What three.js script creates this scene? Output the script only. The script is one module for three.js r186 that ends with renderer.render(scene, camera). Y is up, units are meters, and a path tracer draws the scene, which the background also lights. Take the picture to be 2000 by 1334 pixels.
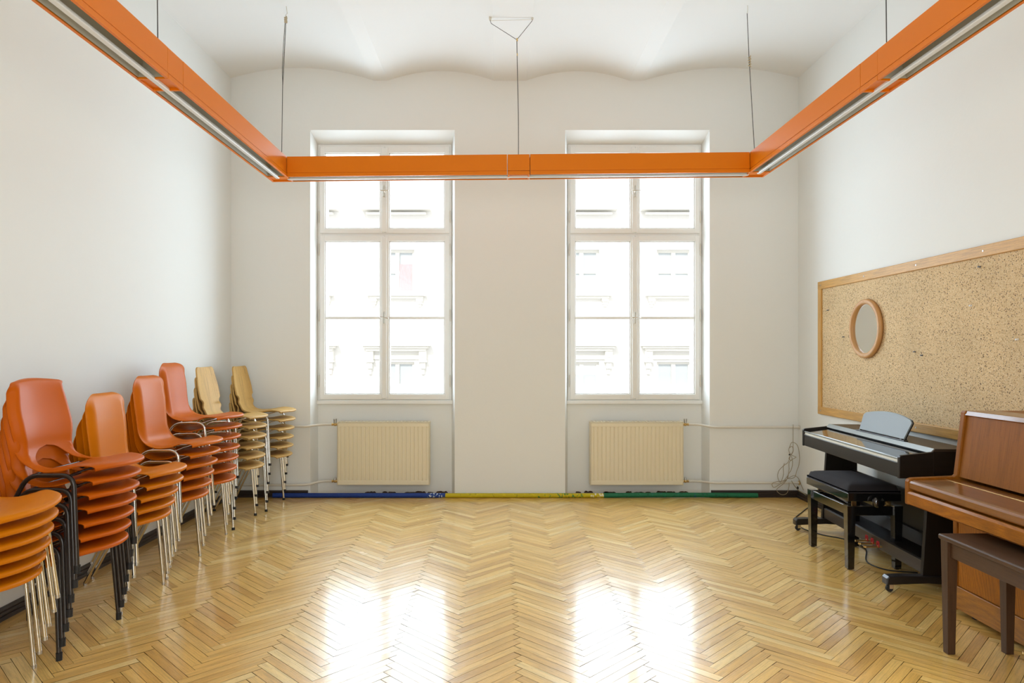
import * as THREE from 'three';
import { RoundedBoxGeometry } from 'three/addons/geometries/RoundedBoxGeometry.js';
import { mergeGeometries } from 'three/addons/utils/BufferGeometryUtils.js';
import { RectAreaLightUniformsLib } from 'three/addons/lights/RectAreaLightUniformsLib.js';

// ---------------------------------------------------------------- camera, sky, sun, daylight, exposure
const FOCAL = 1350, EYE = 1.37;                       // focal length in pixels of a 2000 x 1334 frame, eye height in metres
const scene = new THREE.Scene();
const camera = new THREE.PerspectiveCamera(2 * Math.atan(667 / FOCAL) * 180 / Math.PI, 2000 / 1334, 0.05, 200);
camera.position.set(0, EYE, 0);
camera.lookAt(0, EYE, -10);
camera.setViewOffset(2000, 1334, 24, -23, 2000, 1334);  // the lens is shifted a little, verticals stay upright
camera.updateProjectionMatrix();
scene.add(camera);

const renderer = new THREE.WebGLRenderer({ antialias: true });
renderer.toneMapping = THREE.LinearToneMapping;
renderer.toneMappingExposure = 1.34;
renderer.shadowMap.enabled = true;
RectAreaLightUniformsLib.init();

scene.background = new THREE.Color().setRGB(1.08, 1.10, 1.13);       // even white overcast sky

const sun = new THREE.DirectionalLight(new THREE.Color().setRGB(1, 0.97, 0.92), 1.7);   // veiled sun on the house across the street
sun.position.set(-7, 19, 8); sun.target.position.set(0, 0, -18.6);
sun.castShadow = true; sun.shadow.radius = 8;
sun.shadow.mapSize.set(2048, 2048);
Object.assign(sun.shadow.camera, { left: -16, right: 16, top: 16, bottom: -16, near: 1, far: 70 });
scene.add(sun, sun.target);

const DAY = 5.4;                                       // daylight that the street and the sky send in through each window
for (const [x, w] of [[-1.1226, 1.34], [1.318, 1.34]]) {
  const day = new THREE.RectAreaLight(new THREE.Color().setRGB(0.81, 1.0, 1.19), DAY, w, 2.56);
  day.name = 'window_daylight';
  day.position.set(x, 2.155, -7.115);
  day.lookAt(x, 2.155, 0);
  scene.add(day);
}

{ // added fill light out of view behind the camera, brightens the window wall
  const rearFill = new THREE.RectAreaLight(new THREE.Color().setRGB(0.97, 1.0, 0.99), 4.8, 1.76, 2.74);
  rearFill.name = 'added_rear_fill';
  rearFill.position.set(0.2, 1.42, 0.96); rearFill.lookAt(0.2, 1.42, -5);
  scene.add(rearFill);
}

// ---------------------------------------------------------------- helpers
let seed = 20240607;
const rnd = () => { seed = (seed + 0x6d2b79f5) | 0; let t = Math.imul(seed ^ (seed >>> 15), 1 | seed); t = (t + Math.imul(t ^ (t >>> 7), 61 | t)) ^ t; return ((t ^ (t >>> 14)) >>> 0) / 4294967296; };
const V = (x, y, z) => new THREE.Vector3(x, y, z);
const lerp = (a, b, t) => a + (b - a) * t;
const sstep = (a, b, x) => { const t = Math.min(1, Math.max(0, (x - a) / (b - a))); return t * t * (3 - 2 * t); };
const taken = new Map();
const numbered = (n) => { const k = taken.get(n) ?? 0; taken.set(n, k + 1); return k ? n + '_' + String(k).padStart(3, '0') : n; };

function plain(g) {                                    // non-indexed, position + normal + uv only
  const o = g.index ? g.toNonIndexed() : g.clone();
  if (!o.attributes.normal) o.computeVertexNormals();
  if (!o.attributes.uv) o.setAttribute('uv', new THREE.BufferAttribute(new Float32Array(o.attributes.position.count * 2), 2));
  for (const k of Object.keys(o.attributes)) if (!['position', 'normal', 'uv'].includes(k)) o.deleteAttribute(k);
  o.clearGroups();
  return o;
}
function metreUV(g, grain = 'x', ou = 0, ov = 0) {      // uv in metres, u along the grain
  const p = g.attributes.position, n = g.attributes.normal, uv = g.attributes.uv, ax = { x: 0, y: 1, z: 2 }[grain];
  for (let i = 0; i < p.count; i++) {
    const q = [p.getX(i), p.getY(i), p.getZ(i)], m = [Math.abs(n.getX(i)), Math.abs(n.getY(i)), Math.abs(n.getZ(i))];
    const rest = [0, 1, 2].filter((k) => k !== ax);
    if (m[ax] > 0.8) uv.setXY(i, q[rest[0]] + ou, q[rest[1]] + ov);
    else uv.setXY(i, q[ax] + ou, q[m[rest[0]] > m[rest[1]] ? rest[1] : rest[0]] + ov);
  }
  return g;
}
const G = (list, grain = 'x') => metreUV(mergeGeometries([].concat(list).map(plain)), grain, rnd() * 3, rnd() * 3);
const GK = (list) => mergeGeometries([].concat(list).map(plain));       // keeps its own uv
const box = (w, h, d, x = 0, y = 0, z = 0) => new THREE.BoxGeometry(w, h, d).translate(x, y, z);
const rb = (w, h, d, x = 0, y = 0, z = 0, r = 0.003, s = 2) => new RoundedBoxGeometry(w, h, d, s, Math.min(r, w / 2.01, h / 2.01, d / 2.01)).translate(x, y, z);
const span = (x0, x1, y0, y1, z0, z1, r = 0) => (r ? rb(x1 - x0, y1 - y0, z1 - z0, (x0 + x1) / 2, (y0 + y1) / 2, (z0 + z1) / 2, r) : box(x1 - x0, y1 - y0, z1 - z0, (x0 + x1) / 2, (y0 + y1) / 2, (z0 + z1) / 2));
const cyl = (r0, r1, h, x, y, z, axis = 'y', seg = 20) => { const g = new THREE.CylinderGeometry(r0, r1, h, seg); if (axis === 'x') g.rotateZ(-Math.PI / 2); if (axis === 'z') g.rotateX(Math.PI / 2); return g.translate(x, y, z); };
function ext(poly, z0, z1, bevel = 0) {                // polygon in x, y drawn out from z0 to z1
  const s = new THREE.Shape(poly.map(([x, y]) => new THREE.Vector2(x, y)));
  const g = new THREE.ExtrudeGeometry(s, bevel ? { depth: z1 - z0 - 2 * bevel, bevelEnabled: true, bevelThickness: bevel, bevelSize: bevel, bevelOffset: -bevel, bevelSegments: 2, curveSegments: 8 } : { depth: z1 - z0, bevelEnabled: false });
  return g.translate(0, 0, z0 + bevel);
}
const extY = (poly, y0, y1) => ext(poly.map(([x, z]) => [x, -z]), 0, y1 - y0).rotateX(-Math.PI / 2).translate(0, y0, 0);   // polygon in x, z drawn up
function fillet(pts, rad, n = 6) {                     // polyline with rounded bends
  const out = [pts[0].clone()];
  for (let i = 1; i < pts.length - 1; i++) {
    const a = pts[i - 1], b = pts[i], c = pts[i + 1], d0 = a.clone().sub(b), d1 = c.clone().sub(b);
    const r = Math.min(rad, d0.length() * 0.48, d1.length() * 0.48), p = b.clone().addScaledVector(d0.normalize(), r), q = b.clone().addScaledVector(d1.normalize(), r);
    for (let k = 0; k <= n; k++) { const t = k / n; out.push(p.clone().multiplyScalar((1 - t) ** 2).addScaledVector(b, 2 * t * (1 - t)).addScaledVector(q, t * t)); }
  }
  out.push(pts[pts.length - 1].clone());
  return out;
}
function sweep(pts, r, seg = 10, caps = true) {        // round tube along points, with caps
  const n = pts.length, pos = [], nor = [], uv = [], idx = [];
  let T0 = pts[1].clone().sub(pts[0]).normalize(), up = Math.abs(T0.y) < 0.9 ? V(0, 1, 0) : V(1, 0, 0);
  let N = up.clone().sub(T0.clone().multiplyScalar(up.dot(T0))).normalize(), len = 0;
  for (let i = 0; i < n; i++) {
    const T = (i === 0 ? pts[1].clone().sub(pts[0]) : i === n - 1 ? pts[n - 1].clone().sub(pts[n - 2]) : pts[i + 1].clone().sub(pts[i - 1])).normalize();
    N.sub(T.clone().multiplyScalar(N.dot(T))).normalize();
    const B = T.clone().cross(N);
    if (i) len += pts[i].distanceTo(pts[i - 1]);
    const rr = typeof r === 'function' ? r(i / (n - 1)) : r;
    for (let k = 0; k <= seg; k++) {
      const a = k / seg * 2 * Math.PI, d = N.clone().multiplyScalar(Math.cos(a)).addScaledVector(B, Math.sin(a));
      pos.push(pts[i].x + d.x * rr, pts[i].y + d.y * rr, pts[i].z + d.z * rr); nor.push(d.x, d.y, d.z); uv.push(len, a / (2 * Math.PI));
    }
  }
  const w = seg + 1;
  for (let i = 0; i < n - 1; i++) for (let k = 0; k < seg; k++) { const a = i * w + k; idx.push(a, a + 1, a + w, a + 1, a + w + 1, a + w); }
  if (caps) for (const e of [0, n - 1]) {
    const d = (e ? pts[n - 1].clone().sub(pts[n - 2]) : pts[0].clone().sub(pts[1])).normalize(), c = pos.length / 3;
    pos.push(pts[e].x, pts[e].y, pts[e].z); nor.push(d.x, d.y, d.z); uv.push(0, 0);
    for (let k = 0; k <= seg; k++) { const q = (e * w + k) * 3; pos.push(pos[q], pos[q + 1], pos[q + 2]); nor.push(d.x, d.y, d.z); uv.push(0, 0); }
    for (let k = 0; k < seg; k++) idx.push(c, ...(e ? [c + 1 + k, c + 2 + k] : [c + 2 + k, c + 1 + k]));
  }
  const g = new THREE.BufferGeometry();
  g.setAttribute('position', new THREE.Float32BufferAttribute(pos, 3)); g.setAttribute('normal', new THREE.Float32BufferAttribute(nor, 3)); g.setAttribute('uv', new THREE.Float32BufferAttribute(uv, 2));
  g.setIndex(idx);
  return g;
}
const spline = (pts, n = 60) => new THREE.CatmullRomCurve3(pts, false, 'centripetal').getPoints(n);

function put(name, geo, m, parent) {                    // one part
  const o = new THREE.Mesh(geo, m);
  o.name = name; o.castShadow = o.receiveShadow = true;
  parent.add(o);
  return o;
}
function thing(name, label, category, at = [0, 0, 0], group) {
  const o = new THREE.Group();
  o.name = numbered(name); o.position.set(...at); o.userData = { label, category };
  if (group) o.userData.group = group;
  scene.add(o);
  return o;
}
function single(name, label, category, geo, m, at = [0, 0, 0], group) {
  const o = put(numbered(name), geo, m, scene);
  o.position.set(...at); o.userData = { label, category };
  if (group) o.userData.group = group;
  return o;
}
function struct(name, label, category, geo, m) {
  const o = geo ? put(name, geo, m, scene) : new THREE.Group();
  if (!geo) { o.name = name; scene.add(o); }
  o.userData = { label, category, kind: 'structure' };
  return o;
}

// ---------------------------------------------------------------- textures
function hash(x, y, s = 0) { let h = Math.imul(x | 0, 374761393) ^ Math.imul(y | 0, 668265263) ^ Math.imul(s | 0, 2147483647 ^ 0x5bd1e995); h = Math.imul(h ^ (h >>> 13), 1274126177); return ((h ^ (h >>> 16)) >>> 0) / 4294967296; }
function vnoise(x, y, px, py, s) {                      // value noise with period px, py
  const x0 = Math.floor(x), y0 = Math.floor(y), fx = x - x0, fy = y - y0, u = fx * fx * (3 - 2 * fx), v = fy * fy * (3 - 2 * fy), m = (a, b) => ((a % b) + b) % b;
  const h = (i, j) => hash(m(i, px), m(j, py), s);
  return lerp(lerp(h(x0, y0), h(x0 + 1, y0), u), lerp(h(x0, y0 + 1), h(x0 + 1, y0 + 1), u), v);
}
function tex(w, h, f, srgb = true, mu = 1, mv = 1) {    // f(u, v) in 0..1 gives [r, g, b] in 0..1; one tile covers mu x mv metres
  const d = new Uint8Array(w * h * 4);
  for (let j = 0; j < h; j++) for (let i = 0; i < w; i++) { const c = f(i / w, j / h, i, j), o = (j * w + i) * 4; for (let k = 0; k < 3; k++) d[o + k] = Math.max(0, Math.min(255, Math.round((c[k] ?? c) * 255))); d[o + 3] = 255; }
  const t = new THREE.DataTexture(d, w, h);
  t.wrapS = t.wrapT = THREE.RepeatWrapping; t.magFilter = THREE.LinearFilter; t.minFilter = THREE.LinearMipmapLinearFilter; t.generateMipmaps = true;
  if (srgb) t.colorSpace = THREE.SRGBColorSpace;
  t.repeat.set(1 / mu, 1 / mv); t.needsUpdate = true;
  return t;
}
// straight wood grain, almost white so that the material's colour tints it
const grainTex = tex(512, 512, (u, v) => {
  const a = vnoise(u * 6, v * 64, 6, 64, 1), b = vnoise(u * 12, v * 190, 12, 190, 2), c = vnoise(u * 3, v * 9, 3, 9, 3), pore = vnoise(u * 40, v * 250, 40, 250, 4);
  let g = 0.87 + 0.12 * a + 0.06 * b + 0.10 * (c - 0.5) - (pore > 0.82 ? 0.09 : 0);
  return [g, g * 0.985, g * 0.955];
}, true, 0.5, 0.2);
// cathedral figure for veneer
const veneerTex = tex(512, 1024, (u, v) => {
  const w = vnoise(u * 3, v * 2, 3, 2, 7) * 1.6 + vnoise(u * 8, v * 3, 8, 3, 8) * 0.4, rings = 0.5 + 0.5 * Math.sin((u * 14 + w * 3.2) * Math.PI * 2);
  const fine = vnoise(v * 20, u * 230, 20, 230, 9), pore = vnoise(v * 70, u * 300, 70, 300, 10);
  const g = 0.74 + 0.10 * rings + 0.16 * fine - (pore > 0.8 ? 0.12 : 0) + 0.06 * vnoise(u * 4, v * 4, 4, 4, 11);
  return [g, g * 0.97, g * 0.92];
}, true, 0.35, 0.7);
veneerTex.rotation = Math.PI / 2;                       // u of the surface runs along the grain
const plasterBump = tex(512, 512, (u, v) => { const n = 0.5 * vnoise(u * 24, v * 24, 24, 24, 21) + 0.3 * vnoise(u * 70, v * 70, 70, 70, 22) + 0.2 * vnoise(u * 200, v * 200, 200, 200, 23); return [n, n, n]; }, false, 0.9, 0.9);
const floorBump = tex(512, 512, (u, v) => { const n = 0.62 * vnoise(u * 5, v * 9, 5, 9, 31) + 0.28 * vnoise(u * 16, v * 24, 16, 24, 32) + 0.10 * vnoise(u * 60, v * 110, 60, 110, 33); return [n, n, n]; }, false, 0.5, 0.5);
const floorRough = tex(512, 512, (u, v) => { let n = 0.55 + 0.5 * vnoise(u * 7, v * 7, 7, 7, 41) * vnoise(u * 31, v * 31, 31, 31, 42); if (vnoise(u * 90, v * 8, 90, 8, 43) > 0.9) n += 0.25; return [n, n, n]; }, false, 1.3, 1.3);
const moltBump = tex(256, 256, (u, v) => { const n = 0.5 * vnoise(u * 128, v * 128, 128, 128, 51) + 0.5 * vnoise(u * 60, v * 60, 60, 60, 52); return [n, n, n]; }, false, 0.12, 0.12);
// pressed cork: chips of several browns
const corkTex = tex(1024, 1024, (u, v, i, j) => {
  const cells = 200; let best = 9, second = 9, id = 0;
  const cx = Math.floor(u * cells), cy = Math.floor(v * cells);
  for (let a = -1; a <= 1; a++) for (let b = -1; b <= 1; b++) {
    const mx = (cx + a + cells) % cells, my = (cy + b + cells) % cells, d = Math.hypot(cx + a + hash(mx, my, 61) - u * cells, (cy + b + hash(mx, my, 62) - v * cells) * 1.25);
    if (d < best) { second = best; best = d; id = my * cells + mx; } else if (d < second) second = d;
  }
  const t = hash(id, 7, 63), e = second - best < 0.10 ? 0.94 : 1, n = 0.95 + 0.1 * vnoise(u * 300, v * 300, 300, 300, 64);
  let c = t < 0.045 ? [0.36, 0.27, 0.19] : t < 0.10 ? [0.70, 0.56, 0.40] : t < 0.5 ? [0.845, 0.725, 0.545] : t < 0.85 ? [0.87, 0.76, 0.59] : [0.905, 0.815, 0.66];
  const big = 0.97 + 0.06 * vnoise(u * 5, v * 5, 5, 5, 65);
  return c.map((x) => x * e * n * big);
}, true, 0.95, 0.95);

// ---------------------------------------------------------------- materials
const lin = (r, g, b) => new THREE.Color().setRGB(r, g, b);
const mat = (c, roughness = 0.5, o = {}) => new THREE.MeshPhysicalMaterial({ color: Array.isArray(c) ? lin(...c) : new THREE.Color(c), roughness, ...o });
const M = {
  wall: mat([0.875, 0.885, 0.855], 0.92, { bumpMap: plasterBump, bumpScale: 0.0005 }),
  ceiling: mat([0.89, 0.90, 0.885], 0.94, { bumpMap: plasterBump, bumpScale: 0.0004 }),
  joint: mat([0.10, 0.052, 0.026], 0.8),
  skirting: mat([0.030, 0.019, 0.015], 0.42),
  window: mat([0.91, 0.91, 0.88], 0.34),
  glass: mat([1, 1, 1], 0.0, { transmission: 1, thickness: 0, ior: 1.5 }),
  chrome: mat([0.74, 0.73, 0.69], 0.14, { metalness: 1 }),
  steel: mat([0.55, 0.55, 0.53], 0.35, { metalness: 1 }),
  brass: mat([0.72, 0.50, 0.20], 0.28, { metalness: 1 }),
  blackTube: mat([0.018, 0.012, 0.010], 0.33, { clearcoat: 0.3, clearcoatRoughness: 0.2 }),
  rubber: mat([0.012, 0.012, 0.013], 0.6),
  radiator: mat([0.86, 0.77, 0.56], 0.4),
  pipe: mat([0.76, 0.72, 0.63], 0.38),
  lamp: mat([0.80, 0.205, 0.002], 0.4, { specularIntensity: 0.45, bumpMap: moltBump, bumpScale: 0.00008 }),
  reflector: mat([0.46, 0.44, 0.36], 0.5),
  diffuser: mat([0.78, 0.79, 0.78], 0.35),
  wire: mat([0.06, 0.055, 0.05], 0.5),
  rope: mat([0.55, 0.44, 0.28], 0.9),
  beech: mat([0.68, 0.385, 0.105], 0.45, { map: grainTex }),
  cork: mat([1, 1, 1], 0.9, { map: corkTex }),
  mirror: mat([0.80, 0.81, 0.79], 0.02, { metalness: 1 }),
  black: mat([0.014, 0.012, 0.012], 0.3),
  blackSatin: mat([0.011, 0.008, 0.0065], 0.4, { map: grainTex, specularIntensity: 0.6 }),
  blackGloss: mat([0.006, 0.006, 0.006], 0.12, { clearcoat: 1, clearcoatRoughness: 0.06 }),
  restGrey: mat([0.20, 0.222, 0.222], 0.45),
  trimMetal: mat([0.34, 0.36, 0.35], 0.34, { metalness: 0.6 }),
  ivory: mat([0.80, 0.78, 0.68], 0.3),
  velvet: mat([0.012, 0.009, 0.011], 0.9, { sheen: 1, sheenColor: lin(0.035, 0.028, 0.032), sheenRoughness: 0.5 }),
  red: mat([0.45, 0.012, 0.02], 0.8),
  walnutGloss: mat([0.25, 0.088, 0.010], 0.36, { map: grainTex, specularIntensity: 0.5, clearcoat: 0.7, clearcoatRoughness: 0.07 }),
  walnut: mat([0.30, 0.104, 0.011], 0.42, { map: grainTex, specularIntensity: 0.2, clearcoat: 0.10, clearcoatRoughness: 0.09 }),
  walnutLight: mat([0.44, 0.155, 0.008], 0.4, { map: veneerTex, specularIntensity: 0.35, clearcoat: 0.16, clearcoatRoughness: 0.1 }),
  benchWood: mat([0.082, 0.043, 0.023], 0.42, { map: grainTex, specularIntensity: 0.35, clearcoat: 0.15, clearcoatRoughness: 0.16 }),
  cable: mat([0.36, 0.29, 0.18], 0.6),
  blackCable: mat([0.012, 0.012, 0.012], 0.5),
  facade: mat([0.86, 0.85, 0.81], 0.9),
  facadeTrim: mat([0.87, 0.86, 0.80], 0.9),
  facadeGlass: mat([0.58, 0.63, 0.65], 0.3),
};
// ---------------------------------------------------------------- the room
const XL = -2.56, XR = 2.844, ZB = -6.585, ZN = -6.765, ZO = -7.10, ZR = 0.62;   // left, right, window wall, back of the niches, outer face, wall behind
const WIN = [{ x: -1.1226, n: -1.117 }, { x: 1.318, n: 1.312 }];                // centres of the two windows and of their niches
const NICHE = 0.688, HALF = 0.654, NTOP = 3.497, WTOP = 3.41, WBOT = 0.909;

{ // window wall with two splayed niches that reach the floor
  const g = [];
  const edge = (k, s) => [[WIN[k].n + s * NICHE, ZB], [WIN[k].x + s * HALF, ZN]];
  const pier = (a, b) => g.push(extY([a[0], b[0], b[1], a[1]], 0, NTOP));
  pier([[XL - 0.3, ZB], [XL - 0.3, ZN]], edge(0, -1)); pier(edge(0, 1), edge(1, -1)); pier(edge(1, 1), [[XR + 0.3, ZB], [XR + 0.3, ZN]]);
  g.push(span(XL - 0.3, XR + 0.3, NTOP, 4.4, ZN, ZB));
  for (const w of WIN) g.push(ext([[-ZB, NTOP], [-ZN, NTOP], [-ZN, WTOP]], w.n - NICHE, w.n + NICHE).rotateY(Math.PI / 2));   // sloping soffit
  const xs = [XL - 0.3, WIN[0].x - HALF + 0.02, WIN[0].x + HALF - 0.02, WIN[1].x - HALF + 0.02, WIN[1].x + HALF - 0.02, XR + 0.3];
  g.push(span(xs[0], xs[1], 0, 4.4, ZO, ZN), span(xs[2], xs[3], 0, 4.4, ZO, ZN), span(xs[4], xs[5], 0, 4.4, ZO, ZN));
  for (const i of [1, 3]) g.push(span(xs[i], xs[i + 1], 0, WBOT - 0.035, ZO, ZN), span(xs[i], xs[i + 1], WTOP - 0.02, 4.4, ZO, ZN));
  struct('wall_back', 'white plastered window wall with two deep splayed niches', 'wall', G(g), M.wall);
}
struct('wall_left', 'plain white plastered wall behind the stacked chairs', 'wall', G(span(XL - 0.3, XL, 0, 4.4, ZB, ZR)), M.wall);
struct('wall_right', 'plain white plastered wall carrying the cork board', 'wall', G(span(XR, XR + 0.3, 0, 4.4, ZB, ZR)), M.wall);
struct('wall_front', 'plain white wall out of view, closing the room opposite the windows', 'wall', G([span(XL - 0.3, -0.72, 0, 4.4, ZR, ZR + 0.3), span(1.12, XR + 0.3, 0, 4.4, ZR, ZR + 0.3), span(-0.72, 1.12, 2.84, 4.4, ZR, ZR + 0.3)]), M.wall);  // out of view, set close so it bounces light onto the window wall
{ // added glazed double door, out of view, framing the fill light
  const d = struct('door_1', 'added white glazed double door out of view, framing the fill light', 'door'), z = ZR + 0.16;
  put('frame', G([span(-0.72, -0.66, 0, 2.84, ZR - 0.01, ZR + 0.26, 0.004), span(1.06, 1.12, 0, 2.84, ZR - 0.01, ZR + 0.26, 0.004), span(-0.662, 1.062, 2.78, 2.839, ZR - 0.009, ZR + 0.259, 0.004)], 'y'), M.window, d);
  for (const [a, b] of [[-0.658, 0.198], [0.202, 1.058]]) {
    const l = put('added_door_leaf', G([span(a, a + 0.07, 0.008, 2.776, z - 0.02, z + 0.02, 0.004), span(b - 0.07, b, 0.008, 2.776, z - 0.02, z + 0.02, 0.004), span(a + 0.06, b - 0.06, 0.008, 0.20, z - 0.0195, z + 0.0195, 0.004), span(a + 0.06, b - 0.06, 2.70, 2.776, z - 0.0195, z + 0.0195, 0.004)], 'y'), M.window, d);
    put('pane', G(span(a + 0.07, b - 0.07, 0.20, 2.70, z - 0.002, z + 0.002)), M.glass, l);
    put('handle', G([rb(0.03, 0.16, 0.008, a < 0 ? b - 0.035 : a + 0.035, 1.05, z - 0.024), rb(0.11, 0.016, 0.016, a < 0 ? b - 0.08 : a + 0.08, 1.06, z - 0.06, 0.006)]), M.chrome, l);
  }
}

{ // ceiling of four shallow barrel vaults between flat plastered beams
  const pts = [];
  const vault = (x0, y0, x1, y1, rise, n = 28) => { for (let i = 0; i <= n; i++) { const t = i / n; pts.push([lerp(x0, x1, t), lerp(y0, y1, t) + rise * 4 * t * (1 - t)]); } };
  vault(XL - 0.02, 3.985, -1.195, 3.967, 0.112); vault(-1.068, 3.967, -0.054, 3.967, 0.092);
  vault(0.254, 3.967, 1.234, 3.967, 0.09); vault(1.366, 3.967, XR + 0.02, 3.987, 0.112);
  const poly = [...pts, [XR + 0.3, 3.99], [XR + 0.3, 4.4], [XL - 0.3, 4.4], [XL - 0.3, 3.99]];
  const g = plain(ext(poly.map(([x, y]) => [x, y]), ZB - 0.02, ZR + 0.02));
  // smooth normals along each vault
  const p = g.attributes.position, n = g.attributes.normal;
  const flat = [[-1.195, -1.068], [-0.054, 0.254], [1.234, 1.366]];
  for (let i = 0; i < p.count; i += 3) {
    if (n.getY(i) > -0.5 || p.getY(i) > 4.3) continue;
    const mx = (p.getX(i) + p.getX(i + 1) + p.getX(i + 2)) / 3;
    if (flat.some(([a, b]) => mx > a && mx < b)) continue;
    for (let k = i; k < i + 3; k++) {
      const x = p.getX(k), seg = [[XL - 0.02, -1.195, 0.112], [-1.068, -0.054, 0.092], [0.254, 1.234, 0.09], [1.366, XR + 0.02, 0.112]].find(([a, b]) => mx > a && mx < b);
      if (!seg) continue;
      const t = (x - seg[0]) / (seg[1] - seg[0]), slope = seg[2] * 4 * (1 - 2 * t) / (seg[1] - seg[0]), l = Math.hypot(slope, 1);
      n.setXYZ(k, slope / l, -1 / l, 0);
    }
  }
  struct('ceiling', 'white plastered ceiling of shallow barrel vaults between flat beams', 'ceiling', metreUV(g), M.ceiling);
}

{ // skirting boards with a moulded profile
  const prof = (s) => [[0, 0], [0.022 * s, 0], [0.022 * s, 0.018], [0.017 * s, 0.022], [0.020 * s, 0.028], [0.020 * s, 0.040], [0.014 * s, 0.044], [0.016 * s, 0.050], [0.013 * s, 0.062], [0.006 * s, 0.066], [0, 0.066]];
  struct('baseboard_left', 'dark brown moulded skirting board under the chairs', 'baseboard', G(ext(prof(1), ZB + 0.022, ZR).translate(XL, 0, 0), 'z'), M.skirting);
  struct('baseboard_right', 'dark brown moulded skirting board behind the pianos', 'baseboard', G(ext(prof(-1), ZB + 0.022, ZR).translate(XR, 0, 0), 'z'), M.skirting);
  const back = (a, b) => G(ext(prof(1), a, b).rotateY(-Math.PI / 2).scale(-1, 1, 1).rotateY(Math.PI).translate(0, 0, 0), 'x');
  const run = (x0, x1) => { const g = plain(ext(prof(1), 0, x1 - x0)); const p = g.attributes.position, n = g.attributes.normal; for (let i = 0; i < p.count; i++) { const x = p.getX(i), z = p.getZ(i), nx = n.getX(i), nz = n.getZ(i); p.setXYZ(i, x1 - z, p.getY(i), ZB + x); n.setXYZ(i, -nz, n.getY(i), nx); } return metreUV(g, 'x'); };
  struct('baseboard_back', 'dark brown moulded skirting in the corner by the piano', 'baseboard', run(WIN[1].n + NICHE + 0.012, XR), M.skirting);
  struct('baseboard_corner', 'dark chipped skirting in the corner behind the wooden chairs', 'baseboard', run(XL, WIN[0].n - NICHE - 0.02), M.skirting);
}

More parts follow.
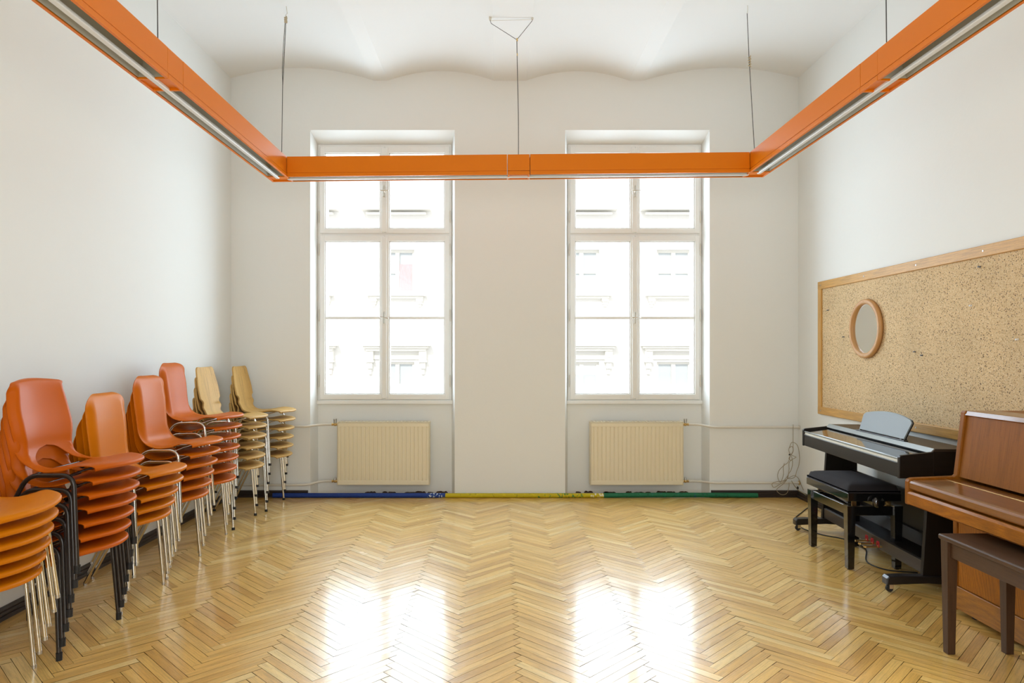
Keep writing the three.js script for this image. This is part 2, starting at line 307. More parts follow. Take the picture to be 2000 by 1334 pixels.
{ // herringbone parquet
  const L = 0.40, W = 0.047, GAP = 0.0018, P = L / Math.SQRT2, STEP = W * Math.SQRT2, X0 = 0.2234, BORDER = -2.455;
  const floor = struct('floor', 'glossy herringbone oak parquet floor', 'floor', G(span(XL - 0.05, XR + 0.05, -0.06, -0.0035, ZN - 0.02, ZR)), M.joint);
  const tones = [[0.86, 0.54, 0.155], [0.9, 0.598, 0.189], [0.81, 0.492, 0.134], [0.93, 0.647, 0.227], [0.88, 0.565, 0.164], [0.78, 0.478, 0.126], [0.95, 0.695, 0.277], [0.71, 0.415, 0.105]];
  const mats = tones.map((c, i) => mat(c, 0.34, { map: grainTex, bumpMap: floorBump, bumpScale: 0.0017, clearcoat: 0.75, clearcoatRoughness: [0.18, 0.26, 0.2, 0.3, 0.22, 0.16, 0.24, 0.2][i], clearcoatRoughnessMap: floorRough }));
  function plank(poly, dir, ou, ov) {                     // convex polygon in x, z with an eased edge
    const pos = [], nor = [], uv = [], b = 0.0007, T = 0.009;
    const cx = poly.reduce((s, p) => s + p[0], 0) / poly.length, cz = poly.reduce((s, p) => s + p[1], 0) / poly.length;
    const inner = poly.map(([x, z]) => { const dx = cx - x, dz = cz - z, l = Math.hypot(dx, dz) || 1; return [x + dx / l * b * 1.4, z + dz / l * b * 1.4]; });
    const U = (x, z) => [x * dir[0] + z * dir[1] + ou, -x * dir[1] + z * dir[0] + ov];
    const tri = (a, c, d, n) => { for (const q of [a, c, d]) { pos.push(...q); nor.push(...n); uv.push(...U(q[0], q[2])); } };
    for (let i = 1; i < inner.length - 1; i++) tri([inner[0][0], 0, inner[0][1]], [inner[i][0], 0, inner[i][1]], [inner[i + 1][0], 0, inner[i + 1][1]], [0, 1, 0]);
    for (let i = 0; i < poly.length; i++) {
      const j = (i + 1) % poly.length, a = poly[i], c = poly[j], ia = inner[i], ic = inner[j];
      const ex = c[0] - a[0], ez = c[1] - a[1], l = Math.hypot(ex, ez) || 1, n = [-ez / l, 0, ex / l].map((q) => -q * 1), m = [n[0] * 0.7, 0.7, n[2] * 0.7];
      tri([ia[0], 0, ia[1]], [a[0], -b, a[1]], [c[0], -b, c[1]], m); tri([ia[0], 0, ia[1]], [c[0], -b, c[1]], [ic[0], 0, ic[1]], m);
      tri([a[0], -b, a[1]], [a[0], -T, a[1]], [c[0], -T, c[1]], n); tri([a[0], -b, a[1]], [c[0], -T, c[1]], [c[0], -b, c[1]], n);
    }
    const g = new THREE.BufferGeometry();
    g.setAttribute('position', new THREE.Float32BufferAttribute(pos, 3)); g.setAttribute('normal', new THREE.Float32BufferAttribute(nor, 3)); g.setAttribute('uv', new THREE.Float32BufferAttribute(uv, 2));
    return g;
  }
  const rect = (d, l, w) => { const e = [-d[1], d[0]]; return [[1, 1], [1, -1], [-1, -1], [-1, 1]].map(([a, c]) => [d[0] * a * l / 2 + e[0] * c * w / 2, d[1] * a * l / 2 + e[1] * c * w / 2]); };
  const clip = (poly) => {
    for (const [ax, s, lim] of [[0, 1, BORDER + 0.0012], [0, -1, -(XR - 0.001)], [1, 1, ZN + 0.002], [1, -1, -ZR]]) {
      const out = [];
      for (let i = 0; i < poly.length; i++) {
        const a = poly[i], c = poly[(i + 1) % poly.length], da = s * a[ax] - lim, dc = s * c[ax] - lim;
        if (da >= 0) out.push(a);
        if (da * dc < 0) { const t = da / (da - dc); out.push([lerp(a[0], c[0], t), lerp(a[1], c[1], t)]); }
      }
      poly = out;
      if (poly.length < 3) return null;
    }
    return poly;
  };
  const DIR = [[Math.SQRT1_2, Math.SQRT1_2], [Math.SQRT1_2, -Math.SQRT1_2]];
  const variants = DIR.map((d) => Array.from({ length: 6 }, (_, k) => plank(rect(d, L - GAP, W - GAP), d, k * 0.37, k * 0.071)));
  const all = [];
  for (let i = -11; i <= 10; i++) for (let k = -110; k <= 36; k++) {
    const odd = ((i % 2) + 2) % 2, x = X0 + i * P, z = k * STEP + odd * W / Math.SQRT2 + 0.012, d = DIR[odd];
    const poly = rect(d, L - GAP, W - GAP).map(([a, c]) => [a + x, c + z]), cut = clip(poly);
    if (!cut) continue;
    const whole = cut.length === 4 && cut.every((p, q) => p === poly[q]);
    const tone = [0, 0, 1, 1, 2, 4, 4, 4, 3, 5, 6, 7, 2][Math.floor(rnd() * 13)];
    const depth = -z, px = 976 + x / depth * FOCAL, py = 690 + EYE / depth * FOCAL, seen = depth > 2.75 && px > -40 && px < 2040;
    all.push({ x, z, d, odd, cut, whole, tone, rank: seen && whole && py < 1345 ? depth + Math.abs(x) * 0.15 : 99, tiltx: (rnd() - 0.5) * 0.008, tiltz: (rnd() - 0.5) * 0.008 });
  }
  all.sort((a, b) => a.rank - b.rank);
  const rest = mats.map(() => []);
  all.forEach((q, n) => {
    if (n < 300 && q.rank < 90) {
      const o = put(n ? 'plank_' + String(n).padStart(3, '0') : 'plank', variants[q.odd][Math.floor(rnd() * 6)], mats[q.tone], floor);
      o.position.set(q.x, 0, q.z); o.rotation.set(q.tiltx, 0, q.tiltz);
    } else {
      const g = plank(q.cut, q.d, rnd() * 3, rnd() * 3), p = g.attributes.position, nn = g.attributes.normal;
      for (let i = 0; i < p.count; i++) { p.setY(i, p.getY(i) + (p.getX(i) - q.x) * q.tiltz - (p.getZ(i) - q.z) * q.tiltx); if (nn.getY(i) > 0.9) { const v = V(-q.tiltz, 1, q.tiltx).normalize(); nn.setXYZ(i, v.x, v.y, v.z); } }
      rest[q.tone].push(g);
    }
  });
  const groups = rest.map((r) => (r.length ? mergeGeometries(r) : null)), used = groups.map((g, i) => [g, i]).filter(([g]) => g);
  const far = put('parquet_strips', mergeGeometries(used.map(([g]) => g), true), used.map(([, i]) => mats[i]), floor);
  far.userData.kind = 'stuff';
  for (let z = ZB, k = 0; z < ZR; z += 1.42, k++) {       // straight border along the chair wall
    const z1 = Math.min(z + 1.4185, ZR);
    for (const [a, b] of [[XL + 0.001, -2.508], [-2.507, BORDER]]) put('border_strip', plank([[a, z], [b, z], [b, z1], [a, z1]].reverse(), [0, 1], rnd() * 3, rnd() * 3), mats[[5, 2, 7, 0][(k + (a > -2.52 ? 1 : 0)) % 4]], floor);
  }
}

{ // broken plaster edge above the floor in the niches
  const m = mat([0.085, 0.050, 0.032], 0.95);
  const wall = scene.getObjectByName('wall_back');
  for (const [x0, x1, zz, n] of [[-1.28, -0.50, ZN, 7], [0.72, 1.90, ZN, 10]]) for (let k = 0; k < n; k++) {
    const x = lerp(x0, x1, (k + rnd() * 0.8) / n), w = 0.04 + rnd() * 0.08, h = 0.005 + rnd() * 0.014, pts = [];
    for (let i = 0; i <= 7; i++) pts.push([x - w / 2 + w * i / 7, i % 7 === 0 ? 0 : h * (0.45 + 0.55 * rnd())]);
    const y0 = 0.004;
    put('broken_plaster', G(ext([...pts.map(([a, b]) => [a, b + y0 + 0.003]), [x + w / 2, y0], [x - w / 2, y0]].reverse(), zz - 0.006, zz + 0.0035)), m, wall);
  }
}

// ---------------------------------------------------------------- windows
function makeWindow(i) {
  const w = struct('window_' + (i + 1), i ? 'tall white casement window above the radiator nearer the piano' : 'tall white casement window above the radiator nearer the chairs', 'window');
  w.position.set(WIN[i].x, 0, ZN);
  const zf = 0.0, f = [];                                 // z = 0 is the back of the niche; the frame stands in it
  const bar = (x0, x1, y0, y1, z0, z1, r = 0.004) => span(x0, x1, y0, y1, z0, z1, r);
  f.push(bar(-HALF, -0.618, WBOT, WTOP, -0.09, 0.012), bar(0.618, HALF, WBOT, WTOP, -0.09, 0.012), bar(-0.620, 0.620, 3.375, WTOP, -0.089, 0.0115), bar(-0.620, 0.620, WBOT, 0.934, -0.089, 0.0115), bar(-0.620, 0.620, 2.508, 2.556, -0.089, 0.010));
  put('frame', G(f, 'y'), M.window, w);
  put('sill', G(bar(-HALF - 0.02, HALF + 0.02, WBOT - 0.036, WBOT + 0.002, -0.10, 0.030, 0.008)), M.window, w);
  const sashes = [[-0.632, -0.004, 0.918, 2.520, -0.584, -0.0426, 0.971, 2.463, true, -1], [0.004, 0.634, 0.918, 2.520, 0.0426, 0.5865, 0.971, 2.463, true, 1], [-0.632, -0.004, 2.540, 3.388, -0.584, -0.0426, 2.588, 3.325, false, -1], [0.004, 0.634, 2.540, 3.388, 0.0426, 0.5865, 2.588, 3.325, false, 1]];
  for (const [x0, x1, y0, y1, a, b, c, d, split, side] of sashes) {
    const g = [bar(x0, a, y0, y1, -0.03, 0.026, 0.006), bar(b, x1, y0, y1, -0.03, 0.026, 0.006), bar(a - 0.004, b + 0.004, y0, c, -0.03, 0.0255, 0.006), bar(a - 0.004, b + 0.004, d, y1, -0.03, 0.0255, 0.006)];
    for (const [p, q, r, s] of [[a, a + 0.010, c, d], [b - 0.010, b, c, d], [a, b, c, c + 0.010], [a, b, d - 0.010, d]]) g.push(bar(p, q, r, s, -0.022, 0.014, 0.004));   // glazing rebate
    const s = put('sash', G(g, 'y'), M.window, w);
    const panes = split ? [[c, 1.704], [1.726, d]] : [[c, d]];
    for (const [p, q] of panes) put('pane', G(box(b - a, q - p, 0.003, (a + b) / 2, (p + q) / 2, -0.012)), M.glass, s);
    if (split) put('glazing_bar', G(bar(a, b, 1.702, 1.728, -0.024, 0.016, 0.005)), M.window, s);
  }
  put('meeting_bead', G([bar(-0.026, 0.022, 0.93, 2.505, 0.02, 0.040, 0.006), bar(-0.026, 0.022, 2.548, 3.37, 0.02, 0.040, 0.006)], 'y'), M.window, w);
  for (const [y, roll] of [[1.716, i ? 0 : -0.16], [2.947, 0]]) {
    const h = put('handle', G([rb(0.020, 0.115, 0.006, -0.002, y, 0.043, 0.006), cyl(0.008, 0.008, 0.04, -0.002, y, 0.06, 'z'), rb(0.090, 0.010, 0.010, 0.004, 0, 0, 0.005).rotateZ(roll).translate(0, y, 0.082)]), M.chrome, w);
    for (const dy of [-0.046, 0.046]) put('screw', G(cyl(0.003, 0.003, 0.002, -0.002, y + dy, 0.0468, 'z', 10)), M.steel, h);
  }
  for (const s of [-1, 1]) for (const y of [1.10, 1.74, 2.38, 2.70, 3.24]) put('hinge', G([cyl(0.0065, 0.0065, 0.085, s * 0.640, y, 0.026, 'y', 12), cyl(0.004, 0.0065, 0.018, s * 0.640, y + 0.051, 0.026, 'y', 12), cyl(0.0065, 0.004, 0.018, s * 0.640, y - 0.051, 0.026, 'y', 12)]), M.pipe, w);
  return w;
}
makeWindow(0); makeWindow(1);

// ---------------------------------------------------------------- the house across the street
{
  const ZF = -18.6, b = thing('opposite_building', 'pale house front across the street with moulded window surrounds', 'building', [0, 0, ZF]);
  const cols = [-2, -1, 0, 1, 2, 3, 4, 5].map((k) => -2.77 + 2.49 * k);
  const holes = [], walls = [];
  const rows = [[3.05, 4.16, 0.52], [-1.0, 1.14, 0.52], [5.5, 5.55, 0]];
  // wall built in bands so that the window openings are real
  const band = (y0, y1, hw) => { let x = -13; for (const c of cols) { if (hw) { walls.push(span(x, c - hw, y0, y1, -0.4, 0)); x = c + hw; } } walls.push(span(x, 16, y0, y1, -0.4, 0)); };
  band(-4.2, -1.0, 0); band(-1.0, 1.14, 0.47); band(1.14, 3.05, 0); band(3.05, 4.16, 0.47); band(4.16, 13, 0);
  put('wall', G(walls), M.facade, b);
  put('string_course', G([span(-13, 16, 6.35, 6.55, 0, 0.16, 0.02), span(-13, 16, 6.55, 6.62, 0, 0.22, 0.02)]), M.facadeTrim, b);
  const curtain = mat([0.66, 0.52, 0.54], 0.9), blind = mat([0.84, 0.84, 0.82], 0.9), net = mat([0.55, 0.58, 0.60], 0.9);
  cols.forEach((c, k) => {
    for (const [y0, y1, tr] of [[3.05, 4.16, 3.56], [-1.0, 1.14, 0.41]]) {
      const low = y0 < 0, fr = [span(c - 0.47, c - 0.40, y0, y1, -0.20, -0.13), span(c + 0.40, c + 0.47, y0, y1, -0.20, -0.13), span(c - 0.40, c + 0.40, y1 - 0.07, y1, -0.20, -0.13), span(c - 0.40, c + 0.40, y0, y0 + 0.08, -0.20, -0.13), span(c - 0.055, c + 0.055, y0 + 0.08, y1 - 0.07, -0.205, -0.115), ...[-1, 1].map((q) => span(c + Math.min(q * 0.055, q * 0.40), c + Math.max(q * 0.055, q * 0.40), tr - (low ? 0.13 : 0.03), tr + (low ? 0.13 : 0.03), -0.20, -0.125))];
      const w = put('window', G(fr), M.facadeTrim, b);
      for (const s of [-1, 1]) for (const [p, q] of [[y0 + 0.08, tr - (low ? 0.13 : 0.03)], [tr + (low ? 0.13 : 0.03), y1 - 0.07]]) put('pane', G(box(0.345, q - p, 0.01, c + s * 0.2275, (p + q) / 2, -0.18)), M.facadeGlass, w);
      if (!low && k === 2) put('curtain', G(Array.from({ length: 9 }, (_, i) => cyl(0.025, 0.03, 0.72, c + 0.08 + i * 0.037, 3.42, -0.143, 'y', 8))), curtain, w);
      if (low && k === 4) for (const s of [-1, 1]) put('blind', G(span(c + s * 0.2275 - 0.17, c + s * 0.2275 + 0.17, 0.78, 1.07, -0.172, -0.166)), blind, w);
    }
    put('sill_ledge', G([span(c - 0.79, c + 0.79, 2.90, 2.968, 0, 0.20, 0.01), span(c - 0.72, c + 0.72, 2.84, 2.90, 0, 0.13, 0.01)]), M.facadeTrim, b);
    for (const s of [-1, 1]) put('sill_bracket', G([span(c + s * 0.62 - 0.09, c + s * 0.62 + 0.09, 2.76, 2.84, 0, 0.10), span(c + s * 0.62 - 0.07, c + s * 0.62 + 0.07, 2.69, 2.76, 0, 0.07), span(c + s * 0.62 - 0.045, c + s * 0.62 + 0.045, 2.62, 2.69, 0, 0.045)]), M.facadeTrim, b);
    put('window_hood', G([span(c - 0.92, c + 0.92, 1.56, 1.62, 0, 0.34, 0.01), span(c - 0.86, c + 0.86, 1.50, 1.56, 0, 0.27, 0.01), span(c - 0.80, c + 0.80, 1.43, 1.50, 0, 0.20, 0.01), span(c - 0.62, c + 0.62, 1.20, 1.32, 0, 0.05, 0.01)]), M.facadeTrim, b);
    for (const s of [-1, 1]) put('hood_console', G([span(c + s * 0.71 - 0.10, c + s * 0.71 + 0.10, 1.18, 1.43, 0, 0.16, 0.01), span(c + s * 0.71 - 0.05, c + s * 0.71 + 0.05, 1.26, 1.36, 0.16, 0.18), span(c + s * 0.71 - 0.12, c + s * 0.71 + 0.12, 1.13, 1.18, 0, 0.18), span(c + s * 0.71 - 0.07, c + s * 0.71 + 0.07, 0.95, 1.13, 0, 0.13, 0.02), span(c + s * 0.71 - 0.045, c + s * 0.71 + 0.045, 0.80, 0.95, 0, 0.08, 0.02)]), M.facadeTrim, b);
    put('upper_ledge', G([span(c - 0.92, c + 0.92, 5.19, 5.26, 0, 0.28, 0.01), span(c - 0.80, c + 0.80, 5.08, 5.14, 0, 0.16, 0.01)]), M.facadeTrim, b);
    for (const dx of [-0.35, 0.03, 0.40]) {                // pierced frieze
      const g = [];
      for (const [a, d] of dx === 0.03 ? [[-0.06, 0.05], [0.06, 0.05], [0, 0]] : [[-0.07, 0.03], [0.07, 0.03], [0, 0.09], [0, -0.03]]) g.push(box(0.065, 0.065, 0.02).rotateZ(Math.PI / 4).translate(c + dx + a, 6.04 + d, 0.004));
      put('frieze_piercing', G(g), M.facadeGlass, b);
    }
  });
}
struct('ground', 'grey street surface below the windows', 'ground', G(span(-14, 16, -4.5, -4.2, -19, -7.1)), mat([0.35, 0.34, 0.33], 0.9));
// ---------------------------------------------------------------- stacked chairs
function shellGeo({ prof, hw, off, dx, th, hole, rows = 44 }) {
  const curve = new THREE.CatmullRomCurve3(prof.map(([x, y]) => V(x, y, 0)), false, 'centripetal'), N = 240, C = curve.getSpacedPoints(N);
  const at = (s) => { const q = Math.min(N - 1e-6, Math.max(0, s * N)), i = Math.floor(q), f = q - i; return C[i].clone().lerp(C[Math.min(N, i + 1)], f); };
  const P = (s, v) => {
    const c = at(s), q = Math.min(0.84, Math.max(0.14, s)), a = at(q - 0.03), b = at(q + 0.03), t = b.sub(a).normalize(), o = off(s, v);
    const d = dx ? dx(s, v) : [0, 0];
    return V(c.x + t.y * o + d[0], c.y - t.x * o + d[1], hw(s) * v);
  };
  const nrm = (s, v) => {
    const e = 0.006, a = P(Math.min(1, s + e), v).sub(P(Math.max(0, s - e), v)), b = P(s, Math.min(1, v + e * 2)).sub(P(s, Math.max(-1, v - e * 2)));
    const n = b.cross(a).negate().normalize(), p = at(Math.max(0, s - 0.012)), q = at(Math.min(1, s + 0.012)).sub(p).normalize();
    return n.lerp(V(q.y, -q.x, 0), Math.max(sstep(0.90, 0.985, s), 1 - sstep(0.005, 0.05, s))).normalize();
  };
  const pos = [], nor = [], uv = [];
  const quad = (a, b, c, d) => { for (const q of [a, b, c, a, c, d]) { pos.push(q[0].x, q[0].y, q[0].z); nor.push(q[1].x, q[1].y, q[1].z); uv.push(q[2], q[3]); } };
  const L = curve.getLength();
  const warp = (t) => (t < 0.14 ? t * (0.10 / 0.14) : t < 0.70 ? 0.10 + (t - 0.14) * (0.74 / 0.56) : 1 - 0.16 * ((1 - t) / 0.30) ** 1.9);   // rows crowd together at the ends
  function patch(s0, s1, ns, v0, v1, vs, rims, ease) {
    const g = [];
    for (let i = 0; i <= ns; i++) {
      const s = ease ? ease(i / ns) : lerp(s0, s1, i / ns), a = v0(s), b = v1(s), row = [];
      for (const t of vs) { const v = lerp(a, b, t), p = P(s, v), n = nrm(s, v); row.push([p, n, s * L, v * 0.19, p.clone().addScaledVector(n, -th)]); }
      g.push(row);
    }
    const F = (q) => [q[0], q[1], q[2], q[3]], B = (q) => [q[4], q[1].clone().negate(), q[2], q[3]], nv = vs.length - 1;
    for (let i = 0; i < ns; i++) for (let k = 0; k < nv; k++) {
      const a = g[i][k], b = g[i][k + 1], c = g[i + 1][k + 1], d = g[i + 1][k];
      quad(F(a), F(d), F(c), F(b)); quad(B(a), B(b), B(c), B(d));
    }
    const rim = (a, b, out) => { const n = (q) => q; quad([a[0], out(a), a[2], a[3]], [b[0], out(b), b[2], b[3]], [b[4], out(b), b[2], b[3]], [a[4], out(a), a[2], a[3]]); };
    const dir = (p, q) => p[0].clone().sub(q[0]).normalize();
    for (let i = 0; i < ns; i++) {
      if (rims[0]) rim(g[i + 1][0], g[i][0], (q) => { const r = g.find((w) => w[0] === q); return dir(r[0], r[1]); });
      if (rims[1]) rim(g[i][nv], g[i + 1][nv], (q) => { const r = g.find((w) => w[nv] === q); return dir(r[nv], r[nv - 1]); });
    }
    for (let k = 0; k < nv; k++) {
      if (rims[2]) rim(g[0][k], g[0][k + 1], (q) => dir(g[0][g[0].indexOf(q)], g[1][g[0].indexOf(q)]));
      if (rims[3]) rim(g[ns][k + 1], g[ns][k], (q) => dir(g[ns][g[ns].indexOf(q)], g[ns - 1][g[ns].indexOf(q)]));
    }
  }
  const full = [0, 0.012, 0.028, 0.05, 0.08, 0.12, 0.18, 0.26, 0.35, 0.45, 0.55, 0.65, 0.74, 0.82, 0.88, 0.92, 0.95, 0.972, 0.988, 1], half = [0, 0.03, 0.07, 0.13, 0.22, 0.36, 0.55, 0.78, 1];
  if (hole) {
    const [h0, h1, H] = hole;
    patch(0, h0, 26, () => -1, () => 1, full, [1, 1, 1, 0]); patch(h1, 1, 36, () => -1, () => 1, full, [1, 1, 0, 1], (t) => lerp(h1, 1, 1 - (1 - t) ** 1.8));
    patch(h0, h1, 18, () => -1, (s) => -H(s), half, [1, 1, 0, 0]); patch(h0, h1, 18, H, () => 1, half.map((t) => 1 - t).reverse(), [1, 1, 0, 0]);
  } else patch(0, 1, 64, () => -1, () => 1, full, [1, 1, 1, 1], warp);
  const g = new THREE.BufferGeometry();
  g.setAttribute('position', new THREE.Float32BufferAttribute(pos, 3)); g.setAttribute('normal', new THREE.Float32BufferAttribute(nor, 3)); g.setAttribute('uv', new THREE.Float32BufferAttribute(uv, 2));
  return g;
}
const table = (pts) => (s) => { for (let i = 1; i < pts.length; i++) if (s <= pts[i][0]) { const t = (s - pts[i - 1][0]) / (pts[i][0] - pts[i - 1][0]); return lerp(pts[i - 1][1], pts[i][1], t * t * (3 - 2 * t)); } return pts[pts.length - 1][1]; };
const roundEnd = (f, r, from = 1) => (s) => { const w = f(s), L = 0.90, t = Math.abs(from - s) * L; return t < r ? w - r + Math.sqrt(Math.max(1e-6, r * r - (r - t) ** 2)) : w; };

const seatProfile = [[0.132, 0.455], [0.139, 0.460], [0.1395, 0.470], [0.132, 0.4775], [0.112, 0.481], [0.06, 0.482], [-0.02, 0.474], [-0.12, 0.459], [-0.19, 0.456], [-0.238, 0.464], [-0.268, 0.490], [-0.283, 0.535]];
const frontBulge = (s, v) => { const k = 1 - sstep(0.0, 0.34, s), q = Math.abs(v) ** 2.2; return [-0.085 * q * k, -0.012 * q * q * (1 - sstep(0.02, 0.2, s))]; };
const shells = {
  round: shellGeo({
    prof: [...seatProfile, [-0.292, 0.60], [-0.300, 0.68], [-0.309, 0.76], [-0.322, 0.83], [-0.341, 0.872], [-0.362, 0.890]],
    hw: roundEnd(roundEnd(table([[0, 0.190], [0.14, 0.202], [0.36, 0.194], [0.50, 0.178], [0.62, 0.176], [0.80, 0.184], [0.92, 0.180], [1, 0.168]]), 0.095), 0.012, 0), th: 0.0045, dx: frontBulge,
    off: (s, v) => { const a = Math.abs(v), back = sstep(0.45, 0.6, s); return -(0.034 * back * (1 - 0.85 * sstep(0.86, 1, s)) + 0.012 * (1 - back) * sstep(0.05, 0.3, s)) * sstep(0.62, 1.04, a) ** 1.4 + 0.016 * v * v * sstep(0.36, 0.55, s) - 0.004 * (1 - v * v) * (1 - back); },
  }),
  slot: shellGeo({
    prof: [...seatProfile, [-0.286, 0.60], [-0.292, 0.65], [-0.308, 0.72], [-0.322, 0.80], [-0.332, 0.858], [-0.342, 0.872], [-0.362, 0.877]],
    hw: roundEnd(roundEnd(table([[0, 0.188], [0.14, 0.206], [0.38, 0.198], [0.50, 0.186], [0.60, 0.190], [0.70, 0.203], [0.76, 0.203], [0.97, 0.178], [1, 0.172]]), 0.030), 0.012, 0), th: 0.0045, dx: (s, v) => { const d = frontBulge(s, v); return [d[0], d[1] - 0.020 * v * v * sstep(0.86, 1, s)]; },
    off: (s, v) => { const a = Math.abs(v), back = sstep(0.45, 0.58, s); return -(0.045 * back * (1 - 0.8 * sstep(0.90, 1, s)) + 0.012 * (1 - back) * sstep(0.05, 0.3, s)) * sstep(0.80, 1.02, a) ** 1.3 + 0.030 * v * v * sstep(0.36, 0.55, s) - 0.004 * (1 - v * v) * (1 - back); },
    hole: [0.365, 0.585, (s) => { const t = (s - 0.365) / 0.22; return 0.74 * Math.sqrt(Math.max(0, 1 - t ** 2.6)) * sstep(-0.02, 0.035, t); }],
  }),
  wood: shellGeo({
    prof: [[0.120, 0.456], [0.128, 0.466], [0.112, 0.476], [0.06, 0.482], [-0.02, 0.474], [-0.12, 0.460], [-0.19, 0.458], [-0.236, 0.468], [-0.264, 0.496], [-0.276, 0.54], [-0.288, 0.60], [-0.302, 0.68], [-0.316, 0.76], [-0.332, 0.855]],
    hw: roundEnd(roundEnd(table([[0, 0.170], [0.10, 0.192], [0.34, 0.186], [0.46, 0.150], [0.540, 0.142], [0.590, 0.172], [0.605, 0.172], [0.628, 0.146], [0.650, 0.148], [0.676, 0.188], [0.76, 0.190], [1, 0.158]]), 0.038), 0.012, 0), th: 0.010,
    dx: (s, v) => { const d = frontBulge(s, v); return [d[0] * 0.75, d[1]]; },
    off: (s, v) => 0.020 * v * v * sstep(0.4, 0.6, s) - 0.006 * (1 - v * v) * (1 - sstep(0.4, 0.55, s)),
  }),
};
function sideFrame(s, r) {
  const p = fillet([V(0, 0.012, s * 0.238), V(-0.028, 0.432, s * 0.219), V(-0.240, 0.430, s * 0.212), V(-0.455, 0.012, s * 0.226)], 0.055, 8);
  return metreUV(plain(sweep(p, r, 12)));
}
const frames = { chrome: [-1, 1].map((s) => sideFrame(s, 0.0092)), black: [-1, 1].map((s) => sideFrame(s, 0.0105)) };
const crossBars = [-0.045, -0.215].map((x) => metreUV(plain(sweep(fillet([V(x, 0.432, -0.214), V(x, 0.438, -0.12), V(x, 0.438, 0.12), V(x, 0.432, 0.214)], 0.02), 0.0055, 8))));
const footGeo = { black: GK([cyl(0.0135, 0.0125, 0.034, 0, 0.018, 0), cyl(0.0125, 0.0135, 0.003, 0, 0.0015, 0)]), wood: GK([cyl(0.0115, 0.0125, 0.012, 0, 0.014, 0), new THREE.SphereGeometry(0.0135, 14, 8, 0, Math.PI * 2, 0, Math.PI / 2).scale(1, 0.6, 1).translate(0, 0.001, 0)]), chrome: GK([cyl(0.0096, 0.0096, 0.014, 0, 0.007, 0)]) };
const orange = (r, g, b) => mat([r, g, b], 0.36, { specularIntensity: 0.2, bumpMap: moltBump, bumpScale: 0.00012 });
const shellMats = { amber: orange(0.68, 0.205, 0.002), brick: orange(0.60, 0.122, 0.004), tangerine: orange(0.68, 0.195, 0.002), coral: orange(0.63, 0.150, 0.003), russet: orange(0.60, 0.128, 0.004), ply: mat([0.68, 0.43, 0.14], 0.5, { map: grainTex, specularIntensity: 0.6 }) };
const plyEdge = mat([0.30, 0.17, 0.07], 0.6);
function makeChair(name, kind, shellMat, tube, [sx, sy, sz]) {
  const t = new THREE.Group(); t.name = name;
  const shell = put('seat_shell', shells[kind], shellMat, t); shell.scale.set(sx, sy, sz); shell.position.y = 0.462 * (1 - sy);
  const fm = tube === 'black' ? M.blackTube : M.chrome, set = frames[tube];
  const feet = footGeo[kind === 'wood' ? 'wood' : tube], cap = tube === 'black' || kind === 'wood' ? M.rubber : M.steel;
  set.forEach((g, i) => {
    const s = i ? 1 : -1, fr = put('leg_frame', g, fm, t);
    for (const [x, z] of [[0, 0.238], [-0.455, 0.226]]) put('foot_cap', feet, cap, fr).position.set(x, 0, s * z);
  });
  for (const g of crossBars) put('cross_bar', g, fm, t);
  return t;
}
const ORD = ['lowest', 'second from the bottom', 'third from the bottom', 'fourth from the bottom', 'fifth from the bottom', 'sixth from the bottom'];
function stack({ name, kind, m, tube, n, x, z, dx, dy, dz = 0, roll = 0, fit, what, where, group }) {
  const proto = makeChair(name, kind, m, tube, fit);
  for (let k = 0; k < n; k++) {
    const c = k ? proto.clone() : proto.clone();
    c.name = numbered(name);
    c.position.set(x + k * dx + (k ? (rnd() - 0.5) * 0.006 : 0), k * dy, z + k * dz + (k ? (rnd() - 0.5) * 0.008 : 0));
    c.rotation.set(k * roll, (rnd() - 0.5) * 0.03, 0);
    c.userData = { label: `${what}, ${k === n - 1 ? 'topmost' : ORD[k]} ${where}`, category: 'chair', group };
    scene.add(c);
  }
}
// the chair's front feet stand on x, its middle on z
stack({ name: 'plastic_chair', kind: 'round', m: shellMats.amber, tube: 'chrome', n: 6, x: -2.025, z: -2.770, dx: 0.0300, dy: 0.0630, dz: 0.014, roll: 0.014, fit: [1, 1, 1.04], what: 'amber plastic chair', where: 'in six-high stack', group: 'amber chairs stacked beside the black-legged chairs' });
stack({ name: 'plastic_chair', kind: 'slot', m: shellMats.brick, tube: 'black', n: 7, x: -1.964, z: -3.322, dx: 0.0132, dy: 0.0648, fit: [1.04, 0.965, 1.04], what: 'orange slotted chair with black legs', where: 'in its stack', group: 'slotted chairs with black legs in one stack' });
stack({ name: 'plastic_chair', kind: 'round', m: shellMats.tangerine, tube: 'chrome', n: 5, x: -1.990, z: -3.860, dx: 0.0225, dy: 0.0645, fit: [0.90, 1.0, 1.05], what: 'orange chair with chrome legs', where: 'in five-high stack', group: 'five orange chairs stacked between the black-legged and the taller stacks' });
stack({ name: 'plastic_chair', kind: 'round', m: shellMats.coral, tube: 'chrome', n: 6, x: -2.022, z: -4.432, dx: 0.0185, dy: 0.0690, fit: [0.96, 0.98, 1.06], what: 'deep orange chair with chrome legs', where: 'in six-high stack', group: 'six orange chairs stacked beside the tallest stack' });
stack({ name: 'plastic_chair', kind: 'round', m: shellMats.russet, tube: 'chrome', n: 7, x: -2.066, z: -4.985, dx: 0.0090, dy: 0.0762, fit: [1.05, 0.89, 1.09], what: 'orange chair with chrome legs', where: 'in tallest stack, beside wooden chairs', group: 'seven orange chairs stacked next to the wooden chairs' });
stack({ name: 'wooden_chair', kind: 'wood', m: shellMats.ply, tube: 'chrome', n: 6, x: -2.064, z: -5.597, dx: 0.0062, dy: 0.0805, fit: [1.14, 1, 1], what: 'plywood chair', where: 'in stack beside the orange chairs', group: 'plywood chairs stacked beside the orange chairs' });
